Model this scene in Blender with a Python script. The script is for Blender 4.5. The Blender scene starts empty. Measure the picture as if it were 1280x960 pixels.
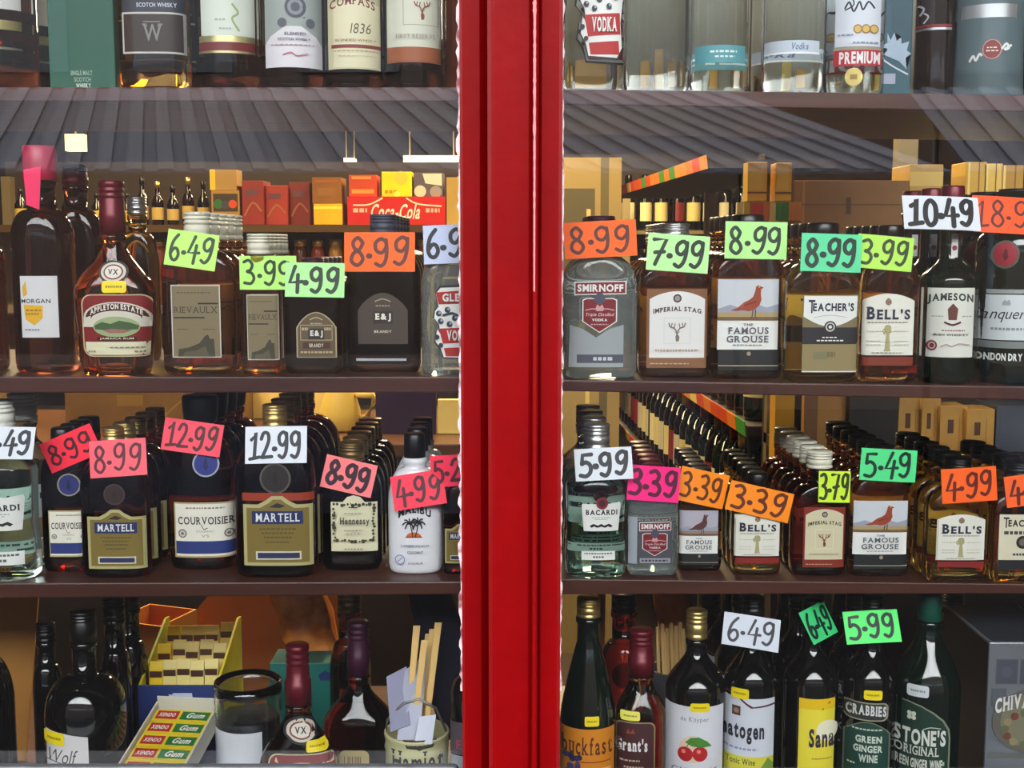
import bpy, bmesh, math, random
from math import sin, cos, pi, radians, atan2, sqrt
from mathutils import Vector, Matrix
random.seed(7)
S = bpy.context.scene
COL = S.collection

# ------------------------------------------------------------------ camera, sky, light, exposure
F = 1540.0            # focal length in pixels of the 1280x960 frame
CY, CZ, PITCH = -1.35, 1.45, radians(6.5)
cd = bpy.data.cameras.new('camera'); cam = bpy.data.objects.new('camera', cd); COL.objects.link(cam)
cd.sensor_width = 36; cd.lens = F/1280*36; cd.clip_start = 0.02; cd.clip_end = 200
cam.location = (0, CY, CZ); cam.rotation_euler = (pi/2-PITCH, 0, 0)
S.camera = cam
S.view_settings.view_transform = 'Standard'; S.view_settings.look = 'None'
S.view_settings.gamma = 1; S.view_settings.use_curve_mapping = False
S.view_settings.exposure = 2.8
S.cycles.max_bounces = 14; S.cycles.transmission_bounces = 12; S.cycles.transparent_max_bounces = 16
S.cycles.glossy_bounces = 5; S.cycles.diffuse_bounces = 4
S.cycles.caustics_reflective = False; S.cycles.sample_clamp_indirect = 4
S.cycles.use_denoising = True

w = bpy.data.worlds.new('overcast_sky'); S.world = w; w.use_nodes = True
nt = w.node_tree; bg = nt.nodes['Background']
tc = nt.nodes.new('ShaderNodeTexCoord'); nz = nt.nodes.new('ShaderNodeTexNoise'); rp = nt.nodes.new('ShaderNodeValToRGB')
nz.inputs['Scale'].default_value = 2.2; nz.inputs['Detail'].default_value = 5
rp.color_ramp.elements[0].position = .35; rp.color_ramp.elements[0].color = (.70, .73, .80, 1)
rp.color_ramp.elements[1].position = .65; rp.color_ramp.elements[1].color = (1, .985, .96, 1)
nt.links.new(tc.outputs['Generated'], nz.inputs['Vector']); nt.links.new(nz.outputs['Fac'], rp.inputs['Fac'])
nt.links.new(rp.outputs['Color'], bg.inputs['Color']); bg.inputs['Strength'].default_value = 3.0

def area(name, loc, size, power, col, rot=(0, 0, 0)):
    l = bpy.data.lights.new(name, 'AREA'); l.shape = 'RECTANGLE'; l.size, l.size_y = size; l.energy = power; l.color = col
    o = bpy.data.objects.new(name, l); o.location = loc; o.rotation_euler = rot; COL.objects.link(o); return o
WARM = (1, .77, .42)
for (x, y, p) in ((-1.1, 1.15, 6), (0.5, 0.95, 3), (-1.2, 1.9, 3.0), (0.15, 2.2, 7), (0.3, 4.2, 15)):
    area('ceiling_lamp_light', (x, y, 2.44), (.25, 1.2), p, WARM)

# ------------------------------------------------------------------ pixel -> world at a real depth
UP = Vector((0, sin(PITCH), cos(PITCH))); FW = Vector((0, cos(PITCH), -sin(PITCH)))
CAM = Vector((0, CY, CZ))
def ray(px, py): return Vector((1, 0, 0))*((px-640)/F)+UP*(-(py-480)/F)+FW
def P(px, py, Y):
    d = ray(px, py); return CAM+d*((Y-CY)/d.y)
def PZ(px, py, z):
    d = ray(px, py); return CAM+d*((z-CZ)/d.z)

# ------------------------------------------------------------------ materials
def lin(c):
    r = []
    for v in c[:3]:
        v = v/255; r.append(v/12.92 if v <= .04045 else ((v+.055)/1.055)**2.4)
    return (*r, 1)
MATS = {}
def mat(key, col=None, rough=.5, metal=0, trans=0, ior=1.45, coat=0, emit=0, noise=None, bump=0, spec=.5, mapscale=(1, 1, 1)):
    if key in MATS: return MATS[key]
    m = bpy.data.materials.new(key); m.use_nodes = True; n = m.node_tree; b = n.nodes['Principled BSDF']
    c = lin(col)
    b.inputs['Base Color'].default_value = c; b.inputs['Roughness'].default_value = rough
    b.inputs['Metallic'].default_value = metal; b.inputs['Transmission Weight'].default_value = trans
    b.inputs['IOR'].default_value = ior; b.inputs['Coat Weight'].default_value = coat; b.inputs['Coat Roughness'].default_value = .08
    b.inputs['Specular IOR Level'].default_value = spec
    if emit:
        b.inputs['Emission Color'].default_value = c; b.inputs['Emission Strength'].default_value = emit
    if noise:
        sc, col2, lo, hi = noise
        t = n.nodes.new('ShaderNodeTexCoord'); mp = n.nodes.new('ShaderNodeMapping'); mp.inputs['Scale'].default_value = mapscale
        z = n.nodes.new('ShaderNodeTexNoise'); z.inputs['Scale'].default_value = sc; z.inputs['Detail'].default_value = 6
        r = n.nodes.new('ShaderNodeValToRGB')
        r.color_ramp.elements[0].position = lo; r.color_ramp.elements[0].color = c
        r.color_ramp.elements[1].position = hi; r.color_ramp.elements[1].color = lin(col2)
        n.links.new(t.outputs['Object'], mp.inputs['Vector']); n.links.new(mp.outputs['Vector'], z.inputs['Vector'])
        n.links.new(z.outputs['Fac'], r.inputs['Fac']); n.links.new(r.outputs['Color'], b.inputs['Base Color'])
        if bump:
            bp = n.nodes.new('ShaderNodeBump'); bp.inputs['Strength'].default_value = bump; bp.inputs['Distance'].default_value = .004
            n.links.new(z.outputs['Fac'], bp.inputs['Height']); n.links.new(bp.outputs['Normal'], b.inputs['Normal'])
    MATS[key] = m; return m
def paint(c, rough=.55): return mat('paint_%d_%d_%d_%d' % (*c, int(rough*100)), c, rough)
def foil(c): return mat('foil_%d_%d_%d' % tuple(c), c, .32, .85)
def glass(key, c, rough=.015, ior=1.42):
    return mat('bottle_glass_'+key, c, rough, 0, 1, ior)
G = dict(
    amber=glass('amber', (222, 172, 96)), dark=glass('dark', (160, 80, 40)), rum=glass('rum', (186, 98, 50)),
    brown=glass('brown', (98, 46, 28)), black=mat('bottle_glass_black', (9, 8, 9), .06, coat=.4), green=glass('green', (30, 92, 52)),
    deepgreen=mat('bottle_glass_deepgreen', (6, 20, 14), .05, coat=.4), clear=mat('bottle_glass_clear', (214, 222, 220), .02, 0, .90, 1.42), sea=glass('sea', (206, 228, 220)),
    pure=glass('pure', (240, 244, 240), .01, 1.45), gold=glass('gold', (236, 208, 118)), smoke=glass('smoke', (150, 166, 172), .12), red=glass('red', (150, 44, 22)))
CAPS = dict(silver=mat('cap_silver', (205, 205, 205), .28, .9), gold=mat('cap_gold', (206, 178, 110), .3, .85), black=mat('cap_black', (14, 13, 14), .3),
            white=mat('cap_white', (225, 225, 215), .35), maroon=mat('cap_maroon', (96, 14, 30), .35, .3), clearcap=mat('cap_pearl', (214, 210, 190), .3),
            bronze=mat('cap_bronze', (120, 96, 58), .34, .7), plum=mat('cap_plum', (58, 18, 44), .35, .2), pink=mat('cap_pink', (170, 16, 56), .4),
            greencap=mat('cap_green', (22, 88, 72), .35, .4), slate=mat('cap_slate', (60, 64, 82), .35))

def pane_glass():
    m = bpy.data.materials.new('window_glass'); m.use_nodes = True; n = m.node_tree; n.nodes.clear()
    o = n.nodes.new('ShaderNodeOutputMaterial'); mx = n.nodes.new('ShaderNodeMixShader'); t = n.nodes.new('ShaderNodeBsdfTransparent')
    g = n.nodes.new('ShaderNodeBsdfGlossy'); fr = n.nodes.new('ShaderNodeFresnel'); mu = n.nodes.new('ShaderNodeMath'); mu.operation = 'MULTIPLY'
    fr.inputs['IOR'].default_value = 1.5; mu.inputs[1].default_value = 1.7; g.inputs['Roughness'].default_value = 0.0
    t.inputs['Color'].default_value = (.95, .97, .96, 1)
    n.links.new(fr.outputs[0], mu.inputs[0]); n.links.new(mu.outputs[0], mx.inputs[0]); n.links.new(t.outputs[0], mx.inputs[1])
    n.links.new(g.outputs[0], mx.inputs[2]); n.links.new(mx.outputs[0], o.inputs['Surface']); return m

# ------------------------------------------------------------------ objects
class MB:
    """collects faces of several colours into ONE mesh"""
    def __init__(s): s.v = []; s.f = []; s.mi = []; s.ms = []; s.sm = []
    def slot(s, m):
        if m not in s.ms: s.ms.append(m)
        return s.ms.index(m)
    def add(s, vs, fs, m, smooth=False):
        k = len(s.v); s.v += [tuple(v) for v in vs]; i = s.slot(m)
        for f in fs: s.f.append([k+q for q in f]); s.mi.append(i); s.sm.append(smooth)
    def box(s, a, b, m):
        x0, y0, z0 = a; x1, y1, z1 = b
        s.hexa([(x0, y0, z0), (x1, y0, z0), (x1, y1, z0), (x0, y1, z0), (x0, y0, z1), (x1, y0, z1), (x1, y1, z1), (x0, y1, z1)], m)
    def hexa(s, v, m):
        s.add(v, [(0, 3, 2, 1), (4, 5, 6, 7), (0, 1, 5, 4), (1, 2, 6, 5), (2, 3, 7, 6), (3, 0, 4, 7)], m)
    def lathe(s, prof, m, c=(0, 0, 0), n=28, smooth=True, cap=True):
        vs = [(c[0]+r*cos(2*pi*k/n), c[1]+r*sin(2*pi*k/n), c[2]+z) for r, z in prof for k in range(n)]
        fs = [(j*n+k, j*n+(k+1) % n, (j+1)*n+(k+1) % n, (j+1)*n+k) for j in range(len(prof)-1) for k in range(n)]
        if cap: fs += [tuple(range(n))[::-1], tuple((len(prof)-1)*n+k for k in range(n))]
        s.add(vs, fs, m, smooth)
    def tube(s, pts, r, m, n=8):
        pts = [Vector(p) for p in pts]; vs = []
        for i, p in enumerate(pts):
            d = (pts[min(i+1, len(pts)-1)]-pts[max(i-1, 0)]).normalized()
            a = d.cross(Vector((0, 0, 1)) if abs(d.z) < .9 else Vector((1, 0, 0))).normalized(); b = d.cross(a)
            rr = r[i] if isinstance(r, (list, tuple)) else r
            vs += [p+a*rr*cos(2*pi*k/n)+b*rr*sin(2*pi*k/n) for k in range(n)]
        fs = [(j*n+k, j*n+(k+1) % n, (j+1)*n+(k+1) % n, (j+1)*n+k) for j in range(len(pts)-1) for k in range(n)]
        fs += [tuple(range(n))[::-1], tuple((len(pts)-1)*n+k for k in range(n))]
        s.add(vs, fs, m, True)
    def build(s, name, parent=None, loc=None, bevel=0, weld=False):
        me = bpy.data.meshes.new(name); me.from_pydata(s.v, [], s.f)
        for m in s.ms: me.materials.append(m)
        me.polygons.foreach_set('material_index', s.mi); me.polygons.foreach_set('use_smooth', s.sm); me.update()
        o = bpy.data.objects.new(name, me); COL.objects.link(o)
        if parent: o.parent = parent
        if loc: o.location = loc
        if bevel:
            b = o.modifiers.new('bevel', 'BEVEL'); b.width = bevel; b.segments = 2; b.limit_method = 'ANGLE'
        return o
def tag(o, label, cat, group=None, kind=None):
    if label: o['label'] = label
    if cat: o['category'] = cat
    if group: o['group'] = group
    if kind: o['kind'] = kind
    return o
def struct(o): o['kind'] = 'structure'; return o
def empty(name, loc, label, cat, group=None, rot=None):
    o = bpy.data.objects.new(name, None); COL.objects.link(o); o.location = loc; o.empty_display_size = .02
    if rot: o.rotation_euler = rot
    return tag(o, label, cat, group)
KIDS = {}
def copy_tree(o, parent=None, skip=()):
    c = o.copy(); COL.objects.link(c)
    if parent: c.parent = parent
    for ch in KIDS.get(o.name, o.children):
        if ch.name.split('.')[0] not in skip: copy_tree(ch, c, skip)
    return c

# ------------------------------------------------------------------ lettering
GL = {}
def make_glyphs(chars):
    for bold in (0, 1, 2):
        for ch in chars:
            cu = bpy.data.curves.new('g', 'FONT'); cu.body = ch; cu.size = 1; cu.resolution_u = 3; cu.offset = (0, .018, .04)[bold]
            ob = bpy.data.objects.new('g', cu); COL.objects.link(ob)
            bpy.context.view_layer.update(); dg = bpy.context.evaluated_depsgraph_get(); e = ob.evaluated_get(dg); me = e.to_mesh()
            v = [(q.co.x, q.co.y) for q in me.vertices]; f = [tuple(p.vertices) for p in me.polygons]
            GL[(ch, bold)] = (v, f); e.to_mesh_clear(); bpy.data.objects.remove(ob); bpy.data.curves.remove(cu)
make_glyphs("ABCDEFGHIJKLMNOPQRSTUVWXYZabcdefghijklmnopqrstuvwxyz0123456789&'.-")
SERIF = {'A': 'lr_b', 'B': 'l', 'D': 'l', 'E': 'l', 'F': 'l', 'H': 'lr', 'I': 'c', 'K': 'lr', 'L': 'l', 'M': 'lr_b', 'N': 'l', 'P': 'l', 'R': 'l', 'T': 'c_b',
         'U': 'lr_t', 'V': 'lr_t', 'W': 'lr_t', 'X': 'lr', 'Y': 'lr_t', 'i': 'c_b', 'l': 'c', 'n': 'lr_b', 'm': 'lr_b', 'h': 'lr_b', 'r': 'l_b', 'u': 'lr_t', 'f': 'c_b', 'k': 'lr_b'}
def text_mesh(t, bold=1, serif=False, shear=0):
    vs = []; fs = []; x = 0
    for ch in t:
        if ch == ' ': x += .32; continue
        v, f = GL[(ch, bold)]
        if not v: continue
        x0 = min(p[0] for p in v); x1 = max(p[0] for p in v); k = len(vs)
        vs += [(x+px-x0, py) for px, py in v]; fs += [tuple(k+i for i in q) for q in f]
        if serif and ch in SERIF:
            sp = SERIF[ch]; y1 = .7 if (ch.isupper() or ch in 'lfhk') else .5; wd = x1-x0; st = .07
            xs = {'l': [st], 'r': [wd-st], 'c': [wd/2]}
            ends = [0] if sp.endswith('_b') else [y1] if sp.endswith('_t') else [0, y1]
            for c in sp.split('_')[0]:
                for xx in xs[c]:
                    for yy in ends:
                        k = len(vs); a = yy if yy == 0 else yy-.045
                        vs += [(x+xx-.14, a), (x+xx+.14, a), (x+xx+.14, a+.045), (x+xx-.14, a+.045)]; fs.append((k, k+1, k+2, k+3))
        x += x1-x0+(.1 if not serif else .14)
    if shear: vs = [(a+b*shear, b) for a, b in vs]
    return vs, fs
def smooth_pts(pts, n=6, closed=False):
    out = []; m = len(pts)
    for i in range(m if closed else m-1):
        g = lambda j: pts[j % m] if closed else pts[max(0, min(m-1, j))]
        a, b, c, d = g(i-1), g(i), g(i+1), g(i+2)
        for k in range(n):
            t = k/n
            out.append(tuple(.5*((2*b[q])+(c[q]-a[q])*t+(2*a[q]-5*b[q]+4*c[q]-d[q])*t*t+(-a[q]+3*b[q]-3*c[q]+d[q])*t**3) for q in (0, 1)))
    out.append(pts[0] if closed else pts[-1]); return out
def ribbon(pts, wd, caps=True):
    """flat pen stroke with round ends: verts, faces in 2D"""
    vs = []; fs = []; h = wd/2; n = len(pts)
    for i, p in enumerate(pts):
        a = pts[max(i-1, 0)]; b = pts[min(i+1, n-1)]; dx, dy = b[0]-a[0], b[1]-a[1]; L = sqrt(dx*dx+dy*dy) or 1
        vs += [(p[0]-dy/L*h, p[1]+dx/L*h), (p[0]+dy/L*h, p[1]-dx/L*h)]
        if i: fs.append((2*i-2, 2*i-1, 2*i+1, 2*i))
    if caps:
        for p in (pts[0], pts[-1]):
            k = len(vs); vs += [(p[0]+h*cos(q*pi/5), p[1]+h*sin(q*pi/5)) for q in range(10)]; fs.append(tuple(range(k, k+10)))
    return vs, fs
def circ(cx, cy, rx, ry, n=24, a0=0, a1=2*pi):
    full = abs(a1-a0-2*pi) < 1e-6
    return [(cx+rx*cos(a0+(a1-a0)*k/(n if full else n-1)), cy+ry*sin(a0+(a1-a0)*k/(n if full else n-1))) for k in range(n)]
# ------------------------------------------------------------------ shop front: pillar, panes, shelves, street
RED = bpy.data.materials.new('red_gloss_paint'); RED.use_nodes = True
n_ = RED.node_tree; b_ = n_.nodes['Principled BSDF']
t_ = n_.nodes.new('ShaderNodeTexCoord'); z1 = n_.nodes.new('ShaderNodeTexNoise'); z2 = n_.nodes.new('ShaderNodeTexNoise'); r1 = n_.nodes.new('ShaderNodeValToRGB')
z1.inputs['Scale'].default_value = 9; z1.inputs['Detail'].default_value = 8; z1.inputs['Roughness'].default_value = .7
z2.inputs['Scale'].default_value = 60; z2.inputs['Detail'].default_value = 4
r1.color_ramp.elements[0].position = .35; r1.color_ramp.elements[0].color = lin((70, 0, 1)); r1.color_ramp.elements[1].position = .7; r1.color_ramp.elements[1].color = lin((78, 0, 1))
bp_ = n_.nodes.new('ShaderNodeBump'); bp_.inputs['Strength'].default_value = .25; bp_.inputs['Distance'].default_value = .002
n_.links.new(t_.outputs['Object'], z1.inputs['Vector']); n_.links.new(t_.outputs['Object'], z2.inputs['Vector'])
n_.links.new(z1.outputs['Fac'], r1.inputs['Fac']); n_.links.new(r1.outputs['Color'], b_.inputs['Base Color'])
n_.links.new(z2.outputs['Fac'], bp_.inputs['Height']); n_.links.new(bp_.outputs['Normal'], b_.inputs['Normal'])
b_.inputs['Roughness'].default_value = .42; b_.inputs['Specular IOR Level'].default_value = .06
WOOD = mat('shelf_brown_wood', (58, 26, 17), .42, noise=(7, (76, 38, 26), .35, .7), mapscale=(.6, 6, 6), bump=.15)
PUTTY = mat('chipped_putty', (140, 124, 126), .8, noise=(60, (80, 30, 36), .45, .62))
GREY = mat('grey_sill_paint', (78, 80, 84), .6, noise=(40, (96, 98, 102), .4, .7))

def X(px, Y): return P(px, 480, Y).x
ZLO, ZHI = .70, 2.3
def prism(mb, pts, z0, z1, m, smooth=False):
    n = len(pts); vs = [(x, y, z0) for x, y in pts]+[(x, y, z1) for x, y in pts]
    mb.add(vs, [tuple(range(n))[::-1], tuple(range(n, 2*n))]+[(k, (k+1) % n, n+(k+1) % n, n+k) for k in range(n)], m, smooth)
# central red pillar: two sash stiles with the post between them
yl, yc, yr = -.022, -.046, -.040
m = MB(); xa, xb = X(576, yl), X(612, yl); xc, xd = X(610, yc), X(665, yc); xe, xf, xg = X(669, yc-.004), X(673, yr), X(702, yr)
prism(m, [(xa, .018), (xa, yl+.004), (xa+.003, yl), (xb-.010, yl), (xb-.004, yl+.004), (xb+.006, yl+.010), (xb+.006, .018)], ZLO, ZHI, RED)
sash = m.build('trim_1'); struct(sash)
m = MB(); prism(m, [(xc, .018), (xc, yc+.006), (xc+.004, yc+.001), (xc+.008, yc), (xd-.004, yc), (xd, yc+.002), (xd+.0005, yc-.002), (xe-.002, yc-.005), (xe+.001, yc-.004), (xf, yr+.002), (xf, .018)], ZLO, ZHI, RED)
struct(m.build('trim_2'))
m = MB(); prism(m, [(xf+.0005, .018), (xf+.0005, yr+.002), (xf+.003, yr), (xg-.004, yr), (xg, yr+.005), (xg, .018)], ZLO, ZHI, RED)
struct(m.build('trim_3'))
def jagged(name, xs, y, amp, seed):
    random.seed(seed); m = MB(); vs = []; n = 150
    for k in range(n+1):
        z = .95+(ZHI-1.0)*k/n*.75; vs += [(xs+.001+amp*.15*random.random(), y-.001, z), (xs-amp*random.random()**1.6-.0012, y, z), (xs-amp*.3, y+.003, z)]
    m.add(vs, [(3*k, 3*k+1, 3*k+4, 3*k+3) for k in range(n)]+[(3*k+1, 3*k+2, 3*k+5, 3*k+4) for k in range(n)], PUTTY); return m.build(name)
struct(jagged('trim_4', xa, -.012, .0034, 3))
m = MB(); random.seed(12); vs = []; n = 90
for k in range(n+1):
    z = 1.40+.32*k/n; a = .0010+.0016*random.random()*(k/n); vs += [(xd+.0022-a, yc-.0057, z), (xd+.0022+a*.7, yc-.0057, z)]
m.add(vs, [(2*k, 2*k+1, 2*k+3, 2*k+2) for k in range(n)], mat('worn_highlight_paint', (130, 66, 68), .7)); struct(m.build('trim_8'))  # pale strip paints both the worn edge and the highlight along the bead
o = jagged('trim_5', -xg, -.012, .0022, 5); o.scale.x = -1; struct(o)
# sill of the window and stall riser, fascia above and jambs beyond the frame
m = MB(); m.box((-1.5, -.05, .80), (-.062, .014, P(300, 959, .0).z), GREY); m.box((-.062, -.05, .80), (1.5, .014, P(900, 968, 0).z-.012), GREY); struct(m.build('trim_6', bevel=.004))
RENDERW = mat('street_wall_render', (70, 60, 56), .8)
m = MB(); m.box((-1.7, -.06, 0), (1.7, .014, .80), RED); struct(m.build('wall_front'))
m = MB(); m.box((-1.7, -.06, ZHI), (1.7, .014, 3.4), RED); struct(m.build('wall_front_fascia'))
for s in (-1, 1):
    m = MB(); m.box((min(s*1.5, s*4), -.06, 0), (max(s*1.5, s*4), .014, 3.4), RENDERW); struct(m.build('wall_front_'+('west' if s < 0 else 'east')))
m = MB(); m.box((-1.7, -.42, 2.44), (1.7, -.06, 2.52), RED); struct(m.build('added_canopy'))  # unseen canopy added to keep steep sky light off the pillar
PANE = pane_glass()
for i, (x0, x1) in enumerate(((-1.5, xa+.004), (xg-.004, 1.5))):
    m = MB(); m.add([(x0, 0, .81), (x1, 0, .81), (x1, 0, ZHI), (x0, 0, ZHI)], [(0, 1, 2, 3)], PANE); struct(m.build('window_%d' % (i+1)))

YE = .016   # front edge of the shelves
SHELF = {}
def make_shelf(key, x0, x1, tops, bots, label, depth=.36, pxs=None):
    za = [P(p, t, YE).z for p, t in zip(pxs, tops)]; zb = [P(p, t, YE).z for p, t in zip(pxs, bots)]
    xs = [P(p, 480, YE).x for p in pxs]
    f = lambda z, x: z[0]+(z[1]-z[0])*(x-xs[0])/(xs[1]-xs[0])
    SHELF[key] = lambda x: f(za, x)
    m = MB(); v = []
    for z in (zb, za):
        v += [(x0, YE, f(z, x0)), (x1, YE, f(z, x1)), (x1, YE+depth, f(z, x1)), (x0, YE+depth, f(z, x0))]
    m.hexa(v, WOOD); return tag(m.build('display_shelf', bevel=.0015), label, 'shelf', 'brown display shelves')
LP, RP = (0, 575), (705, 1280)
make_shelf('L1', -1.3, -.012, (109, 109), (127, 127), 'brown wooden shelf west of the pillar under the tall spirit bottles at the top', pxs=LP)
make_shelf('R1', .012, 1.3, (111, 119), (131, 140), 'brown wooden shelf east of the pillar under the clear vodka bottles at the top', pxs=RP)
make_shelf('L2', -1.3, -.012, (471, 471), (491, 491), 'brown wooden shelf west of the pillar carrying the bottle priced 6.49', pxs=LP)
make_shelf('R2', .012, 1.3, (475, 483), (489, 500), 'brown wooden shelf east of the pillar carrying the bottle priced 10.49', pxs=RP)
make_shelf('L3', -1.3, -.012, (729, 727), (748, 743), 'brown wooden shelf west of the pillar carrying the two bottles priced 12.99', pxs=LP)
make_shelf('R3', .012, 1.3, (724, 730), (743, 742), 'brown wooden shelf east of the pillar carrying the bottles priced 3.39', pxs=RP)
ZD = P(640, 1064, .06).z
m = MB(); m.box((-1.45, .016, ZD-.03), (1.45, .62, ZD), WOOD); tag(m.build('display_deck', bevel=.002), 'brown wooden deck at the bottom of the window display', 'shelf'); SHELF['D'] = lambda x: ZD
m = MB(); m.box((-1.40, .05, 0), (1.40, .58, ZD-.03), WOOD); tag(m.build('display_plinth'), 'brown plinth under the bottom deck of the window', 'plinth')
for x, d in ((0, 'behind the red pillar'), (-1.31, 'at the west end of the shelves'), (1.31, 'at the east end of the shelves')):
    m = MB(); m.box((x-.010, .03, ZD), (x+.010, .37, 2.2), WOOD); tag(m.build('shelf_upright'), 'brown wooden upright board '+d, 'upright', 'uprights carrying the display shelves')

# the shop room
CREAM = mat('cream_wall_paint', (196, 166, 92), .7, noise=(3, (176, 142, 74), .3, .8))
DARKW = mat('dark_upper_wall', (62, 50, 40), .8)
m = MB(); m.box((-3.2, -.06, -.05), (3.2, 7.0, 0), mat('shop_floor_vinyl', (86, 70, 54), .5)); struct(m.build('floor'))
m = MB(); m.box((-3.2, .014, 2.5), (3.2, 7.0, 2.6), mat('shop_ceiling_paint', (46, 40, 36), .8)); struct(m.build('ceiling'))
m = MB(); m.box((-3.2, 6.6, 0), (3.2, 6.8, 2.5), mat('brown_wall_paint', (70, 50, 30), .8)); struct(m.build('wall_back'))
m = MB(); m.box((-3.2, .014, 0), (-3.0, 6.6, 2.5), MATS['brown_wall_paint']); struct(m.build('wall_west'))
m = MB(); m.box((3.0, .014, 0), (3.2, 6.6, 2.5), MATS['brown_wall_paint']); struct(m.build('wall_east'))

# the street that the panes mirror
m = MB(); m.box((-14, -14, -.1), (14, -.06, -.001), mat('wet_asphalt', (10, 10, 11), .9, spec=.08, noise=(4, (18, 18, 18), .3, .7))); struct(m.build('ground'))
BR = mat('sooty_brick', (42, 34, 30), .85, noise=(30, (56, 44, 38), .4, .6))
m = MB(); m.box((-14, -10, 0), (14, -9.4, 5.2), BR)
for k in range(-9, 10):
    for z in (2.9,):
        m.box((k*1.4-.42, -9.42, z), (k*1.4+.42, -9.38, z+1.2), mat('dark_window_glass', (20, 22, 26), .1))
struct(m.build('wall_opposite'))
def mirror(px, py, d):
    p = P(px, py, d); return (p.x, -p.y, p.z)
def stall(px0, px1, label, gable=0):
    root_p = mirror((px0+px1)/2, 215, 5.2); r = empty('market_stall', (root_p[0], root_p[1], 0), label, 'market stall', 'market stalls across the street')
    off = Vector((-root_p[0], -root_p[1], 0))
    m = MB(); A = mat('awning_pale_stripe', (68, 70, 78), .8); B = mat('awning_slate_stripe', (46, 50, 62), .7)
    e0 = Vector(mirror(px0, 214, 5.0)); e1 = Vector(mirror(px1, 214, 5.0)); zt = mirror(600, 112, 6.1)[2]
    n = max(4, int((e1.x-e0.x)/.08)); g = gable
    for k in range(n):
        a, b = k/n, (k+1)/n
        xa_, xb_ = e0.x+(e1.x-e0.x)*a, e0.x+(e1.x-e0.x)*b
        t = lambda x: x-g*max(0, (x-e0.x)/(e1.x-e0.x)) if gable > 0 else x-gable*0
        h = .014 if k % 2 else 0
        v = [Vector((xa_, -5.0, e0.z+h)), Vector((xb_, -5.0, e0.z+h)), Vector((t(xb_), -6.1, zt+h)), Vector((t(xa_), -6.1, zt+h))]
        v = v+[q-Vector((0, 0, .012+h)) for q in v]
        m.hexa([q+off for q in (v[4], v[5], v[6], v[7], v[0], v[1], v[2], v[3])], A if k % 2 else B)
    m.build('canopy', r)
    PM = mat('galvanised_pole', (60, 62, 66), .5, .6)
    for x in (e0.x+.15, e1.x-.3-g*.6):
        for y in (-5.1, -6.0):
            m = MB(); zt2 = e0.z+(zt-e0.z)*((-5.0-y)/1.1); m.tube([Vector((x, y, 0))+off, Vector((x, y, zt2-.01))+off], .022, PM); m.build('pole', r)
    m = MB(); m.box((e0.x+.3+off.x, -5.9+off.y, .75), (e1.x-.6-g*.6+off.x, -5.2+off.y, .8), mat('stall_board', (58, 46, 38), .8)); m.build('table_top', r)
    m = MB(); m.box((e0.x+.3+off.x, -5.23+off.y, 0.0), (e1.x-.6-g*.6+off.x, -5.2+off.y, .75), mat('stall_skirt', (30, 34, 44), .9)); m.build('skirt', r)
stall(-260, 1192, 'striped market stall mirrored wide across the panes', 1.0)
stall(1215, 1760, 'striped market stall mirrored beside the first one at the pane edge', -.3)

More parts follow.
